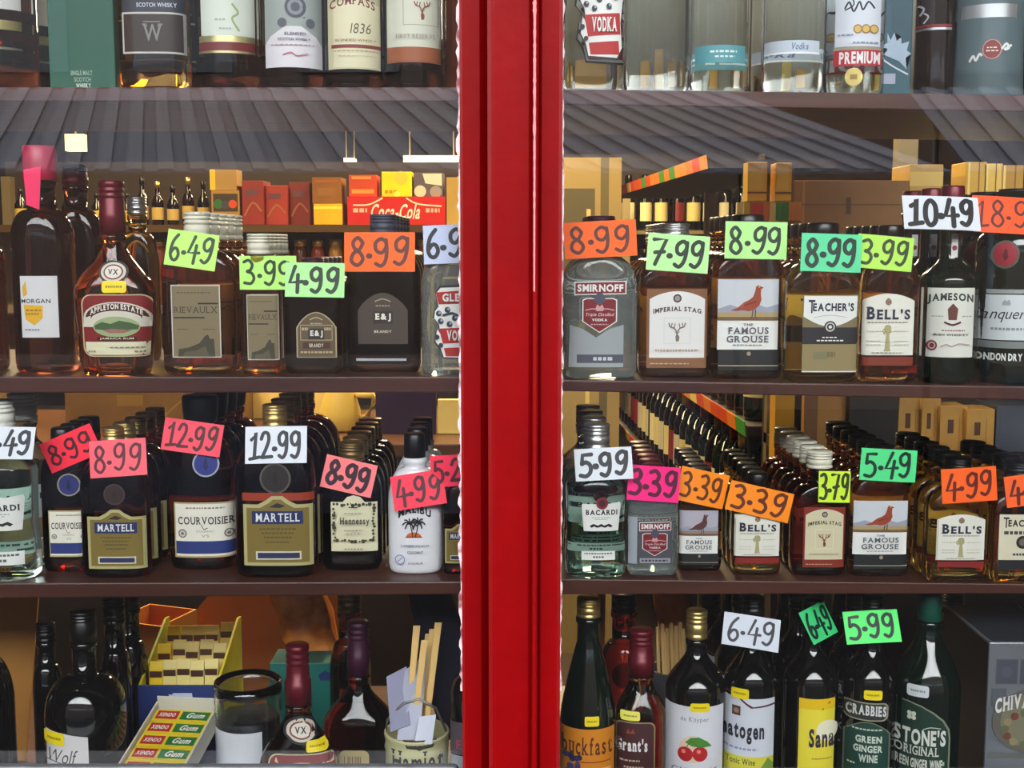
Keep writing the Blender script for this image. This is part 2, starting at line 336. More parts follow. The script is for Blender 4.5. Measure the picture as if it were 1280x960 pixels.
# ------------------------------------------------------------------ bottles
class Bottle: pass
def bottle(name, label, cat, x0, x1, ty, cb, ns, sh, by, shelf, g, nw, cw, cap, flat=.5, p=4.0, Yf=None, body=None, curve='round', capstyle='screw', group=None, sy=0, parent_label=None):
    """pixel columns x0..x1 of the body, rows: cap top, cap bottom, neck foot, shoulder, base"""
    cx = (x0+x1)/2
    zs = SHELF[shelf]; by = by or 470
    if Yf is None:
        z0 = zs(P(cx, by, .04).x); Yf = max(YE+.004, PZ(cx, by, z0).y)
    b = .03
    for _ in range(4):
        k0, k1 = (.45, 1.0) if p > 2.3 else (1.0, 1.0)
        if p > 2.3 and cx > 640: xl, xr = P(x0, by, Yf+2*b*.8).x, P(x1, by, Yf+b*.35).x
        elif p > 2.3: xl, xr = P(x0, by, Yf+b*.35).x, P(x1, by, Yf+2*b*.8).x
        else: xl, xr = P(x0, by, Yf+b).x, P(x1, by, Yf+b).x
        a = (xr-xl)/2; b = a*flat
    B = Bottle(); xc_ = (xl+xr)/2; Yc = Yf+b; z0 = zs(xc_); B.a, B.b, B.Yf, B.Yc, B.xc, B.z0, B.p = a, b, Yf, Yc, xc_, z0, p
    zz = lambda py: P(cx, py, Yc).z-z0
    zt, zc, zn, zh = zz(ty), zz(cb), zz(ns), P(cx, sh, Yf+b*.5).z-z0
    s = (Yc-CY)/F*1.0; rn = nw*s/2; rc = cw*s/2; B.rc = rc; B.zt = zt; B.zh = zh
    rows = [(0, a*.86, b*.86, p), (.0015, a*.93, b*.92, p), (.005, a*.975, b*.97, p), (.011, a, b, p)]
    if body: rows = [(max(0, f*zh), a*k, b*(k*.6+.4), p) for f, k in body]
    rows += [(zh*.5, a, b, p)] if not body else []
    rows += [(zh*.985, a, b, p)]
    for k in range(1, 13):
        t = k/12
        if curve == 'round': q = cos(t*pi/2)**.85; h = sin(t*pi/2)
        elif curve == 's': q = 1-(3*t*t-2*t**3); h = t
        elif curve == 'slope': q = 1-t**1.25; h = t
        else:                # 'hock': round shoulder then flare into the neck
            q = cos(t*pi/2)**1.5 if t < 1 else 0; h = .65*sin(t*pi/2)+.35*t**3
        pp = p+(2-p)*min(1, t*1.15)
        rows.append((zh+(zn-zh)*h, rn+(a-rn)*q, rn+(b-rn)*q, pp))
    if zc-.008 > zn+.003: rows.append((zc-.008, rn, rn, 2))
    rows += [(max(zc-.006, zn+.001), rn*1.12, rn*1.12, 2), (max(zc-.001, zn+.003), rn*1.12, rn*1.12, 2), (max(zc, zn+.004), rn*.9, rn*.9, 2), (zt-.003, rn*.88, rn*.88, 2)]
    B.rows = rows
    r = empty(name, (xc_, Yc, z0), label, cat, group); B.root = r
    if sy: r.rotation_euler.z = sy
    m = MB(); N = 48; vs = []
    for (z, aa, bb, pp) in rows:
        for k in range(N):
            th = 2*pi*(k+.5)/N; c, sn = cos(th), sin(th)
            vs.append((aa*math.copysign(abs(c)**(2/pp), c), bb*math.copysign(abs(sn)**(2/pp), sn), z))
    L = len(rows)
    fs = [(j*N+k, j*N+(k+1) % N, (j+1)*N+(k+1) % N, (j+1)*N+k) for j in range(L-1) for k in range(N)]
    fs += [tuple(range(N))[::-1], tuple((L-1)*N+k for k in range(N))]
    m.add(vs, fs, G[g] if isinstance(g, str) else g, True); B.body = m.build('glass_body', r)
    m = MB(); cm = CAPS[cap] if isinstance(cap, str) else cap
    h = zt-zc
    if capstyle == 'screw':
        pr = [(rc*.93, zc), (rc*1.02, zc+.0006), (rc*1.02, zc+h*.14), (rc*.94, zc+h*.17), (rc*.94, zc+h*.22), (rc, zc+h*.25)]
        for q in (.55, .72, .86): pr += [(rc, zc+h*(q-.05)), (rc*.93, zc+h*(q-.03)), (rc*.93, zc+h*(q+.01)), (rc*1.01, zc+h*(q+.03))]
        pr += [(rc, zt-.0012), (rc*.9, zt)]
    elif capstyle == 'plain': pr = [(rc*1.0, zc), (rc*1.04, zc+.001), (rc*1.02, zc+h*.5), (rc, zt-.002), (rc*.92, zt-.0004), (rc*.6, zt)]
    elif capstyle == 'long':
        pr = [(max(rn*1.14, rc*.97), zc), (max(rn*1.14, rc*.97), zc+h*.40), (rc*.99, zc+h*.42), (rc*.99, zc+h*.62)]
        for q in (.66, .76, .86): pr += [(rc*.92, zc+h*q), (rc*.92, zc+h*(q+.02)), (rc, zc+h*(q+.04)), (rc, zc+h*(q+.07))]
        pr += [(rc, zt-.001), (rc*.9, zt)]
    else: pr = [(rc*.8, zc), (rc, zc+h*.1), (rc*1.1, zc+h*.55), (rc*1.14, zt-.003), (rc*1.05, zt)]
    m.lathe(pr, cm, n=30); m.build('cap', r)
    return B
def section(B, z):
    R = B.rows
    for j in range(len(R)-1):
        if R[j][0] <= z <= R[j+1][0] and R[j+1][0] > R[j][0]:
            t = (z-R[j][0])/(R[j+1][0]-R[j][0]); return [R[j][i]+(R[j+1][i]-R[j][i])*t for i in (1, 2, 3)]
    return R[3][1:]
class Label:
    """a printed paper or foil, wrapped onto the front of a bottle; (x, y) run 0..1 right and down inside its pixel box"""
    def __init__(s, B, x0, y0, x1, y1, lift=.0005):
        s.B = B; q = B.Yf
        A = P(x0, y0, q); C = P(x1, y1, q); s.u0, s.u1, s.z1, s.z0 = A.x-B.xc, C.x-B.xc, A.z-B.z0, C.z-B.z0
        s.w = s.u1-s.u0; s.h = s.z1-s.z0; s.asp = s.h/s.w; s.mb = MB(); s.k = 0; s.lift = lift
    def surf(s, u, z, off):
        a, b, p = section(s.B, z); a += off; b += off; B = s.B; v = u
        if p < 2.3:      # a curved front lies deeper towards its sides: measure the print's place there
            for _ in range(4):
                v = max(-.992*a, min(.992*a, v)); Y = B.Yc-b*sqrt(max(0, 1-(v/a)**2)); v = (B.xc+u)*(Y-CY)/(B.Yf-CY)-B.xc
            u = v
        u = max(-.992*a, min(.992*a, u))
        return (u, -b*max(0, 1-abs(u/a)**p)**(1/p), z)
    def put(s, vs2, fs, m, cut=True):
        s.k += 1; off = s.lift+.00011*s.k; B = s.B
        bm = bmesh.new(); bv = [bm.verts.new((s.u0+x*s.w, 0, s.z1-y*s.h)) for x, y in vs2]
        for f in fs:
            try: bm.faces.new([bv[i] for i in f])
            except ValueError: pass
        if cut:
            lo = min(v.co.x for v in bv); hi = max(v.co.x for v in bv); n = 22
            for i in range(1, n):
                u = B.a*sin(-pi/2+pi*i/n)
                if lo < u < hi: bmesh.ops.bisect_plane(bm, geom=bm.verts[:]+bm.edges[:]+bm.faces[:], plane_co=(u, 0, 0), plane_no=(1, 0, 0))
            zl = min(v.co.z for v in bv); zm = max(v.co.z for v in bv); nz = int((zm-zl)/.012)
            for i in range(1, nz+1):
                z = zl+(zm-zl)*i/(nz+1)
                bmesh.ops.bisect_plane(bm, geom=bm.verts[:]+bm.edges[:]+bm.faces[:], plane_co=(0, 0, z), plane_no=(0, 0, 1))
        bmesh.ops.triangulate(bm, faces=bm.faces[:]); bm.verts.index_update()
        vs = [s.surf(v.co.x, v.co.z, off) for v in bm.verts]; ff = []
        for f in bm.faces:
            i = [v.index for v in f.verts]
            if f.normal.y > 0: i.reverse()
            ff.append(i)
        bm.free(); s.mb.add(vs, ff, m, cut); return s
    def poly(s, pts, c): return s.put(pts, [tuple(range(len(pts)))], c if not isinstance(c, tuple) else paint(c))
    def rect(s, x0, y0, x1, y1, c): return s.poly([(x0, y0), (x1, y0), (x1, y1), (x0, y1)], c)
    def arch(s, x0, y0, x1, y1, c, rise=.15):
        pts = [(x0, y1), (x1, y1)]+[(x1+(x0-x1)*k/12, y0+rise-rise*sin(pi*k/12)**.8) for k in range(13)]; return s.poly(pts, c)
    def round(s, x0, y0, x1, y1, c, r=.08):
        ry = r/s.asp; pts = []
        for (a, b, t0) in ((x1-r, y0+ry, -pi/2), (x1-r, y1-ry, 0), (x0+r, y1-ry, pi/2), (x0+r, y0+ry, pi)):
            pts += [(a+r*cos(t0+pi/2*k/4), b+ry*sin(t0+pi/2*k/4)) for k in range(5)]
        return s.poly(pts, c)
    def disc(s, x, y, r, c, ry=None): return s.poly(circ(x, y, r, (ry or r)/s.asp, 22), c)
    def line(s, pts, wd, c, smooth=False, closed=False):
        if smooth: pts = smooth_pts(pts, 5, closed)
        elif closed: pts = pts+[pts[0]]
        v, f = ribbon([(x, y*s.asp) for x, y in pts], wd, False); return s.put([(x, y/s.asp) for x, y in v], f, c if not isinstance(c, tuple) else paint(c), False)
    def frame(s, x0, y0, x1, y1, wd, c): 
        h = wd/s.asp
        v = [(x0, y0), (x1, y0), (x1, y1), (x0, y1), (x0+wd, y0+h), (x1-wd, y0+h), (x1-wd, y1-h), (x0+wd, y1-h)]
        return s.put(v, [(0, 1, 5, 4), (1, 2, 6, 5), (2, 3, 7, 6), (3, 0, 4, 7)], paint(c))
    def text(s, t, x0, y0, x1, y1, c, bold=1, serif=False, bow=0, shear=0, clip=None):
        v, f = text_mesh(t, bold, serif, shear); a = min(p[0] for p in v); b = max(p[0] for p in v); lo = min(p[1] for p in v); hi = max(p[1] for p in v)
        q = []
        for x, y in v:
            X_ = (x-a)/(b-a); q.append((x0+(x1-x0)*X_, y1-(y1-y0)*(y-lo)/(hi-lo)-bow*(1-(2*X_-1)**2)))
        return s.put(q, f, paint(c), False)
    def prose(s, x0, y0, x1, y1, c, n=9):
        """fine print far too small to read: a broken line of specks"""
        random.seed(int((x0+y0)*997)); x = x0; v = []; f = []
        while x < x1:
            wd = min(x1-x, (x1-x0)/n*random.uniform(.5, 1.1)); k = len(v); v += [(x, y0), (x+wd, y0), (x+wd, y1), (x, y1)]; f.append((k, k+1, k+2, k+3)); x += wd+(x1-x0)/n*.28
        return s.put(v, f, paint(c), False)
    def build(s, name, label=None):
        o = s.mb.build(name, s.B.root)
        if label: o['label'] = label
        return o
def sticker(B, x0, y0, x1, y1, c=(240, 214, 20)):
    L = Label(B, x0, y0, x1, y1, .0016); L.round(0, 0, 1, 1, c, .12); L.prose(.16, .40, .84, .58, tuple(int(v*.62) for v in c), 9); L.build('price_sticker', 'small yellow sticker' if c[2] < 120 else 'small white sticker')
ORD = ['first', 'second', 'third', 'fourth', 'fifth', 'sixth']
def queue(B, n, desc, gap=.004, drop=('price_sticker',)):
    """the same bottles standing one behind the other"""
    for k in range(n):
        c = copy_tree(B.root, None, drop); c.location.y += (k+1)*(2*B.b+gap); c['label'] = '%s bottle queued behind the front %s' % (ORD[k], desc); c['group'] = 'bottles queued behind the '+desc

# ------------------------------------------------------------------ price cards
HAND = {'0': [('c', [(.3, 1), (.08, .8), (.05, .3), (.25, 0), (.5, .2), (.52, .75)])], '1': [('l', [(.1, .72), (.36, 1), (.3, 0)])],
        'i': [('l', [(.08, .72), (.34, 1), (.26, .02)]), ('l', [(.0, -.02), (.56, .05)])],
        '2': [('s', [(.03, .74), (.18, .97), (.42, .95), (.46, .7), (.28, .36), (.03, .03)]), ('l', [(.03, .03), (.6, .06)])],
        '3': [('s', [(.06, .93), (.3, 1), (.46, .82), (.36, .6), (.18, .53), (.4, .46), (.5, .25), (.34, .03), (.02, .05)])],
        '4': [('l', [(.3, 1), (.02, .34), (.6, .38)]), ('l', [(.42, .66), (.36, -.06)])],
        '5': [('l', [(.56, .97), (.14, .95), (.1, .56)]), ('s', [(.1, .56), (.3, .63), (.5, .48), (.5, .2), (.3, .02), (.02, .06)])],
        '6': [('s', [(.4, 1), (.16, .72), (.06, .3), (.16, .04), (.36, .0), (.5, .2), (.42, .42), (.24, .45), (.08, .26)])],
        '7': [('l', [(.03, .95), (.58, .97), (.16, 0)]), ('l', [(.12, .45), (.52, .5)])],
        '8': [('s', [(.46, .84), (.28, 1), (.1, .84), (.16, .62), (.4, .44), (.5, .2), (.3, 0), (.06, .16), (.12, .42), (.36, .58), (.48, .8)])],
        '9': [('c', [(.3, 1), (.08, .84), (.1, .58), (.3, .5), (.48, .7), (.48, .9)]), ('s', [(.5, .96), (.5, .55), (.42, .2), (.24, .02), (.04, .1)])],
        '.': [('d', [(.03, .38), (.07, .38)])]}
WID = {'.': .17, '1': .42, 'i': .58}
def card(B, cx, cy, wpx, hpx, rot, c, txt, label, ink=None, dy=0, pen=.13, clipx=None, Y=None, yaw=0, spread=.84, tall=.7, shift=0):
    """fluorescent card taped to the neck of bottle B, its price written with a marker pen"""
    mean_ = sum(c)/3; k_ = .24 if c[0] > c[1] else .0; c = tuple(int(max(0, min(255, v+(v-mean_)*k_))) for v in c)
    if Y is None: yt, yb = B.Yc-B.rc-.0016, B.Yf-.0030
    else: yt = yb = Y
    ym = (yt+yb)/2+dy; pos = P(cx, cy, ym); s = (ym-CY)/F; wd, h = wpx*s, hpx*s
    # hold the card upright enough to clear the shoulder it hangs over
    tilt = atan2(min(max(yt-yb, 0), .02), h)
    o = empty('price_card', pos, label, 'price card', 'handwritten price cards')
    o.rotation_euler = (Matrix.Rotation(yaw, 3, 'Z') @ Matrix.Rotation(-tilt, 3, 'X') @ Matrix.Rotation(radians(rot), 3, 'Y')).to_euler()
    m = MB(); n = 10; bend = .0012; vs = []; t = .0004
    yy = lambda x: -bend*(1-(2*x/wd)**2)
    for q in (0, t):
        for k in range(n+1):
            x = -wd/2+wd*k/n; vs += [(x, yy(x)+q, -h/2), (x, yy(x)+q, h/2)]
    M_ = 2*(n+1)
    fs = [(2*k, 2*k+2, 2*k+3, 2*k+1) for k in range(n)]+[(M_+2*k, M_+2*k+1, M_+2*k+3, M_+2*k+2) for k in range(n)]
    fs += [(2*k, M_+2*k, M_+2*k+2, 2*k+2) for k in range(n)]+[(2*k+1, 2*k+3, M_+2*k+3, M_+2*k+1) for k in range(n)]+[(0, 1, M_+1, M_), (2*n, M_+2*n, M_+2*n+1, 2*n+1)]
    m.add(vs, fs, paint(c, .6)); m.build('card_sheet', o)
    m = MB(); tw = sum(WID.get(ch, .62)+.1 for ch in txt)-.1; hh = h*tall; sx = wd*spread/tw; x = -wd*spread/2+shift*wd
    random.seed(hash(label) % 1000 if False else len(label)*7+int(cx))
    for ch in txt:
        jz = random.uniform(-.03, .03)*h; jr = random.uniform(-.08, .08)
        for kind, pts in HAND[ch]:
            q = [(x+(px+jr*py)*sx, jz-hh/2+py*hh) for px, py in pts]
            if kind == 's': q = smooth_pts(q, 6)
            if kind == 'c': q = smooth_pts(q, 6, True)
            v, f = ribbon(q, h*pen*.86*(1.5 if kind == 'd' else 1)); m.add([(a, yy(a)-.0003, b) for a, b in v], f, paint(tuple(int(v*.62) for v in ink) if ink else tuple(int(v*.14) for v in c), .5))
        x += (WID.get(ch, .62)+.1)*sx
    m.build('handwriting', o); return o
# ------------------------------------------------------------------ printed labels, one function for each design
WH = (226, 226, 222); INK = (30, 28, 32); NAVY = (34, 44, 96); CRM = (214, 208, 176)
BIRD = [(.10, .72), (.26, .66), (.40, .52), (.54, .44), (.62, .36), (.66, .22), (.68, .10), (.73, .06), (.80, .10), (.86, .13), (.80, .16), (.79, .30), (.81, .44), (.77, .58), (.66, .70), (.52, .75), (.38, .72), (.24, .74)]
def grouse(B, x0, y0, x1, y1, bird=(150, 62, 34), y2=None, soft=False):
    L = Label(B, x0, y0, x1, y1); L.rect(0, 0, 1, 1, WH); L.rect(.0, .0, 1, .58, (196, 200, 206) if not soft else (170, 166, 178))
    L.poly([(0, .42), (.2, .36), (.42, .42), (.6, .34), (.8, .40), (1, .35), (1, .58), (0, .58)], (150, 154, 168)); L.rect(0, .47, 1, .58, (168, 146, 100) if not soft else (140, 122, 118)); L.rect(0, .535, 1, .585, (112, 84, 52))
    q = lambda x, y: (.13+x*.72, .05+y*.54)
    L.poly([q(*p) for p in BIRD], bird); L.line([q(.62, .72), q(.60, .90), q(.54, .92)], .02, (90, 60, 50)); L.line([q(.68, .70), q(.67, .90), q(.73, .93)], .02, (90, 60, 50))
    L.line([q(.42, .60), q(.56, .54), q(.70, .5)], .018, (110, 40, 24), True); L.disc(*q(.75, .105), .012, (240, 200, 60))
    L.text('THE', .42, .625, .58, .66, (90, 86, 86), 1, True); L.text('FAMOUS', .17, .68, .84, .775, (86, 88, 96), 1, True); L.text('GROUSE', .15, .80, .84, .895, (86, 88, 96), 1, True); L.prose(.25, .925, .75, .94, (140, 140, 140))
    L.build('label')
    if y2:
        L = Label(B, x0, y1+1, x1+1, y2); L.rect(0, 0, 1, 1, (22, 24, 26)); L.rect(0, .74, 1, .79, (170, 160, 130)); L.disc(.5, .16, .035, (150, 140, 120)); L.build('lower_label', 'black strip with a thin gold line')
def bells(B, x0, y0, x1, y1, y2, red=(110, 26, 22), arch=.12):
    L = Label(B, x0, y0, x1, y1); L.arch(0, 0, 1, 1, (222, 220, 208), arch); L.line([(.02, 1), (.02, .12)], .012, (170, 150, 90))
    L.disc(.5, .135, .06, (120, 96, 88)); L.disc(.5, .10, .035, (150, 110, 90)); L.rect(.44, .15, .56, .165, (150, 120, 90))
    L.text('B', .09, .21, .25, .42, (34, 36, 58), 2, True); L.text("ELL'S", .27, .25, .92, .42, (34, 36, 58), 2, True); L.prose(.12, .455, .88, .475, (150, 140, 120), 14)
    L.poly([(.44, .52), (.5, .50), (.56, .52), (.57, .62), (.53, .66), (.55, .90), (.57, .93), (.43, .93), (.45, .90), (.47, .66), (.43, .62)], (166, 160, 116)); L.line([(.45, .56), (.4, .6), (.44, .66)], .02, (150, 140, 96))
    for y in (.60, .76, .82): L.prose(.10, y, .38, y+.015, (186, 180, 160), 5); L.prose(.62, y, .90, y+.015, (186, 180, 160), 5)
    L.prose(.2, .95, .8, .965, (160, 150, 130)); L.build('label')
    L = Label(B, x0, y1+2, x1, y2); L.rect(0, 0, 1, 1, red); L.build('lower_label', 'dark red strip')
def stag_head(L, cx, cy, k, c):
    q = lambda x, y: (cx+x*k, cy+y*k/L.asp)
    L.poly([q(-.12, -.1), q(.12, -.1), q(.1, .2), q(.26, .45), q(.2, .9), q(-.1, .95), q(-.16, .4), q(-.08, .2)], c); L.poly([q(-.12, -.06), q(-.34, -.14), q(-.14, .04)], c); L.poly([q(.12, -.06), q(.34, -.14), q(.14, .04)], c)
    for s in (-1, 1):
        L.line([q(.05*s, -.1), q(.3*s, -.45), q(.7*s, -.6), q(.86*s, -1)], .13*k, c, True); L.line([q(.3*s, -.45), q(.2*s, -.95)], .1*k, c); L.line([q(.62*s, -.58), q(.5*s, -1)], .1*k, c)
def stag(B, x0, y0, x1, y1, edge, paper, sq=(206, 204, 198), ink=(120, 110, 100)):
    L = Label(B, x0, y0, x1, y1); L.rect(0, 0, 1, 1, edge); L.arch(.045, .03, .96, .87, paper, .10)
    L.disc(.5, .12, .07, (60, 56, 54)); L.disc(.5, .12, .045, (150, 140, 130)); L.text('IMPERIAL STAG', .10, .255, .90, .315, (70, 54, 46), 2, True, .035)
    L.frame(.28, .36, .72, .69, .01, sq); stag_head(L, .5, .55, .16, ink); L.prose(.14, .76, .86, .785, (176, 160, 140), 14); L.prose(.06, .935, .7, .95, (200, 160, 120), 10); L.build('label')
def smirnoff(B, b, s):
    L = Label(B, *b); L.poly([(0, .06), (1, .0), (1, .92), (0, 1)], WH); L.poly([(.02, .14), (.98, .06), (.98, .86), (.02, .92)], (120, 24, 38)); L.text('SMIRNOFF', .06, .24, .94, .76, WH, 2); L.build('brand_label')
    L = Label(B, *s); SH = [(0, .12), (.1, .08), (.36, .08), (.42, 0), (.58, 0), (.64, .08), (.9, .08), (1, .12), (1, .7), (.5, 1), (0, .7)]
    L.poly(SH, WH); L.poly([(.5+(x-.5)*.94, .5+(y-.5)*.95) for x, y in SH], (118, 20, 34)); L.disc(.5, .09, .16, (70, 70, 90)); L.poly([(.38, .34), (.43, .24), (.5, .3), (.57, .24), (.62, .34), (.6, .42), (.4, .42)], (196, 150, 150))
    L.line([(.08, .4), (.3, .36), (.5, .39), (.7, .36), (.92, .4)], .03, (200, 150, 150), True); L.text('Triple Distilled', .10, .47, .92, .58, (230, 200, 200), 0, shear=.3); L.text('VODKA', .28, .62, .72, .69, WH, 2); L.prose(.25, .76, .75, .79, (200, 160, 160), 6); L.build('shield_label')
def martell(B, x0, y0, x1, y1):
    L = Label(B, x0, y0, x1, y1); E = (176, 168, 116); M_ = (122, 104, 48)
    top = [(0, .12), (.22, .12), (.34, .06), (.42, .0), (.58, 0), (.66, .06), (.78, .12), (1, .12)]
    L.poly(top+[(1, 1), (0, 1)], E); L.poly([(.05, .17), (.25, .17), (.38, .10), (.44, .05), (.56, .05), (.62, .10), (.75, .17), (.95, .17), (.95, .955), (.05, .955)], M_)
    L.poly([(.38, .16), (.5, .10), (.62, .14), (.54, .17)], (40, 40, 36)); L.rect(.13, .215, .87, .40, (34, 42, 94)); L.text('MARTELL', .18, .245, .82, .365, WH, 1, True)
    for k, y in enumerate((.46, .52, .58, .65)): L.prose(.24+.03*k, y, .76-.03*k, y+.018, (84, 72, 36), 9)
    L.rect(.18, .79, .84, .91, (208, 204, 180)); L.rect(.205, .81, .815, .89, (38, 44, 84)); L.build('label')
def seal(B, cx, cy, r, c, ring=(150, 140, 120)):
    L = Label(B, cx-r, cy-r, cx+r, cy+r, .0008); L.disc(.5, .5, .5, ring); L.disc(.5, .5, .44, c); L.poly([(.46, .3), (.54, .3), (.6, .6), (.5, .75), (.4, .6)], tuple(int(v*.6) for v in c)); L.build('seal', 'round wax seal on the shoulder')
def courvoisier(B, x0, y0, x1, y1, txt=1):
    L = Label(B, x0, y0, x1, y1); L.rect(0, 0, 1, 1, (176, 160, 110)); L.rect(.025, .03, .975, .97, (224, 220, 206)); L.rect(.025, .70, .975, .93, (38, 52, 112)); L.prose(.2, .09, .8, .115, (120, 110, 100), 12)
    L.text('COURVOISIER', .07, .26, .93, .40, (46, 44, 50), 1, True); L.line([(.44, .40), (.48, .48), (.54, .46)], .012, INK, True); L.text('COGNAC', .36, .50, .64, .54, (130, 126, 120), 0); L.text('VS', .44, .58, .56, .63, (130, 126, 120), 0)
    for x in (.14, .86): L.disc(x, .56, .07, (110, 104, 98)); L.disc(x, .56, .05, (200, 194, 180)); L.disc(x, .56, .025, (110, 104, 98))
    L.build('label')
def bacardi(B, lab, strip):
    L = Label(B, *lab); L.poly([(.02, .06), (.34, .06), (.5, .02), (.66, .06), (.98, .0), (1, .1), (.94, 1), (.06, 1), (0, .12)], WH); L.text('BACARDI', .10, .26, .92, .44, INK, 2, True); L.prose(.26, .52, .74, .545, (150, 150, 150), 8); L.prose(.34, .58, .66, .6, (150, 150, 150), 5)
    L.poly([(.2, .82), (.3, .74), (.42, .80), (.5, .74), (.58, .80), (.7, .74), (.8, .82), (.74, .88), (.68, .83), (.6, .88), (.5, .84), (.4, .88), (.32, .83), (.26, .88)], INK); L.build('label')
    L = Label(B, *strip); L.rect(0, 0, 1, 1, WH); L.prose(.08, .18, .92, .34, (90, 100, 96), 12); L.prose(.34, .55, .66, .75, (90, 100, 96), 4); L.build('lower_label')
def ej(B, x0, y0, x1, y1, paper, gold, framed):
    L = Label(B, x0, y0, x1, y1); L.arch(0, 0, 1, 1, gold if framed else paper, .34)
    if framed: L.arch(.03, .02, .97, .985, paper, .33)
    L.line([(.34, .17), (.5, .12), (.66, .17)], .025, gold, True); L.prose(.36, .24, .64, .265, gold, 5)
    if framed: L.frame(.1, .28, .9, .62, .015, gold); L.prose(.14, .34, .3, .4, gold, 3); L.prose(.7, .34, .86, .4, gold, 3); L.rect(.16, .66, .84, .80, (70, 40, 30)); L.prose(.1, .86, .9, .9, gold, 10)
    L.rect(.30, .36, .70, .60, (40, 32, 30)); L.text('E&J', .34, .40, .66, .56, (224, 220, 210), 2, True); L.text('BRANDY', .32, .69 if framed else .73, .68, .77 if framed else .78, (210, 204, 190), 1, True); L.build('label')
def rievaulx(B, x0, y0, x1, y1, n='RIEVAULX'):
    L = Label(B, x0, y0, x1, y1); L.rect(0, 0, 1, 1, (208, 204, 190)); L.rect(.02, .015, .98, .985, (122, 108, 80)); L.prose(.12, .10, .82, .115, (88, 76, 56), 10); L.text(n, .05, .30, .95, .385, (60, 52, 42), 0, True)
    L.rect(.55, .245, .96, .265, INK); L.rect(.05, .44, .68, .458, INK); L.prose(.12, .60, .34, .615, (88, 76, 56), 4); L.prose(.64, .60, .88, .615, (88, 76, 56), 4)
    L.poly([(.12, .985), (.14, .88), (.34, .86), (.56, .80), (.68, .70), (.74, .68), (.78, .74), (.86, .74), (.88, .985)], (58, 56, 40)); L.poly([(.22, .985), (.26, .92), (.5, .9), (.68, .84), (.76, .985)], (84, 78, 56)); L.build('label')
def teachers(B, x0, y0, x1, y1, ky1, ty1):
    h = ty1-y0; a = (y1-y0)/h; k = (ky1-y0)/h
    L = Label(B, x0, y0, x1, ty1); L.rect(0, 0, 1, a, (120, 108, 76)); L.poly([(.02, 0), (1, 0), (.99, .27)]+[(.985-.97*t/10, .27+.13*sin(pi*t/10)) for t in range(11)], WH); L.rect(0, a*.93, 1, k, (26, 26, 34))
    L.text('T', .10, .05, .22, .225, (40, 44, 62), 1); L.text("EACHER'S", .18, .09, .93, .20, (40, 44, 62), 2); L.line([(.2, .28), (.5, .25), (.8, .28)], .008, (150, 150, 150), True); L.disc(.5, .405, .11, (26, 26, 34)); L.disc(.5, .405, .085, (190, 186, 170)); L.disc(.5, .405, .06, (44, 44, 50)); L.disc(.5, .405, .03, WH)
    L.prose(.36, .535, .64, .55, WH, 4); L.prose(.26, .575, .76, .592, WH, 8); L.rect(0, k, 1, .985, (140, 124, 84)); L.rect(0, .985, 1, 1, WH); L.rect(.2, k+.1, .46, k+.2, (122, 116, 84)); L.prose(.46, k+.1, .6, k+.17, (112, 98, 66), 3); L.build('label')

W = 'whisky_bottle'; wb = 'bottle'
# ---- second row, west pane
b = bottle('rum_bottle', 'dark rum bottle with a pink cap and a white label with a yellow emblem', wb, 16, 104, 182, 226, 262, 298, 467, 'L2', 'brown', 34, 40, 'pink', .8, 2.6, capstyle='plain')
L = Label(b, 24, 345, 73, 422); L.rect(0, 0, 1, 1, (206, 204, 206)); L.poly([(.06, .18), (.16, .08), (.2, .3), (.08, .34)], (206, 160, 40)); L.text('MORGAN', .02, .37, .82, .44, INK, 1); L.poly([(.08, .46), (.62, .48), (.6, .68), (.36, .8), (.12, .7)], (214, 164, 30)); L.prose(.14, .54, .56, .57, (150, 110, 20), 4); L.prose(.14, .6, .5, .63, (150, 110, 20), 4); L.prose(.1, .86, .5, .885, (120, 120, 130), 5); L.build('label'); rumB = b
b = bottle('rum_bottle', 'dark rum bottle at the edge of the pane beside the pink-capped bottle', wb, -62, 16, 250, 276, 300, 330, 464, 'L2', 'rum', 30, 34, 'black', .6, 3, capstyle='plain')
b = bottle('brandy_bottle', 'dark bottle with a deep red cap behind the pink-capped rum bottle', wb, 66, 140, 206, 232, 262, 304, None, 'L2', 'brown', 28, 30, 'maroon', .6, 3, Yf=.17, capstyle='long')
b = bottle('rum_bottle', 'pear-shaped rum bottle with a maroon cap and red plantation label on the second shelf', wb, 92, 202, 226, 293, 300, 366, 475, 'L2', 'rum', 28, 31, 'maroon', .58, 3.0, body=[(0, .74), (.02, .80), (.12, .86), (.4, .90), (.8, .99)], curve='s', capstyle='long')
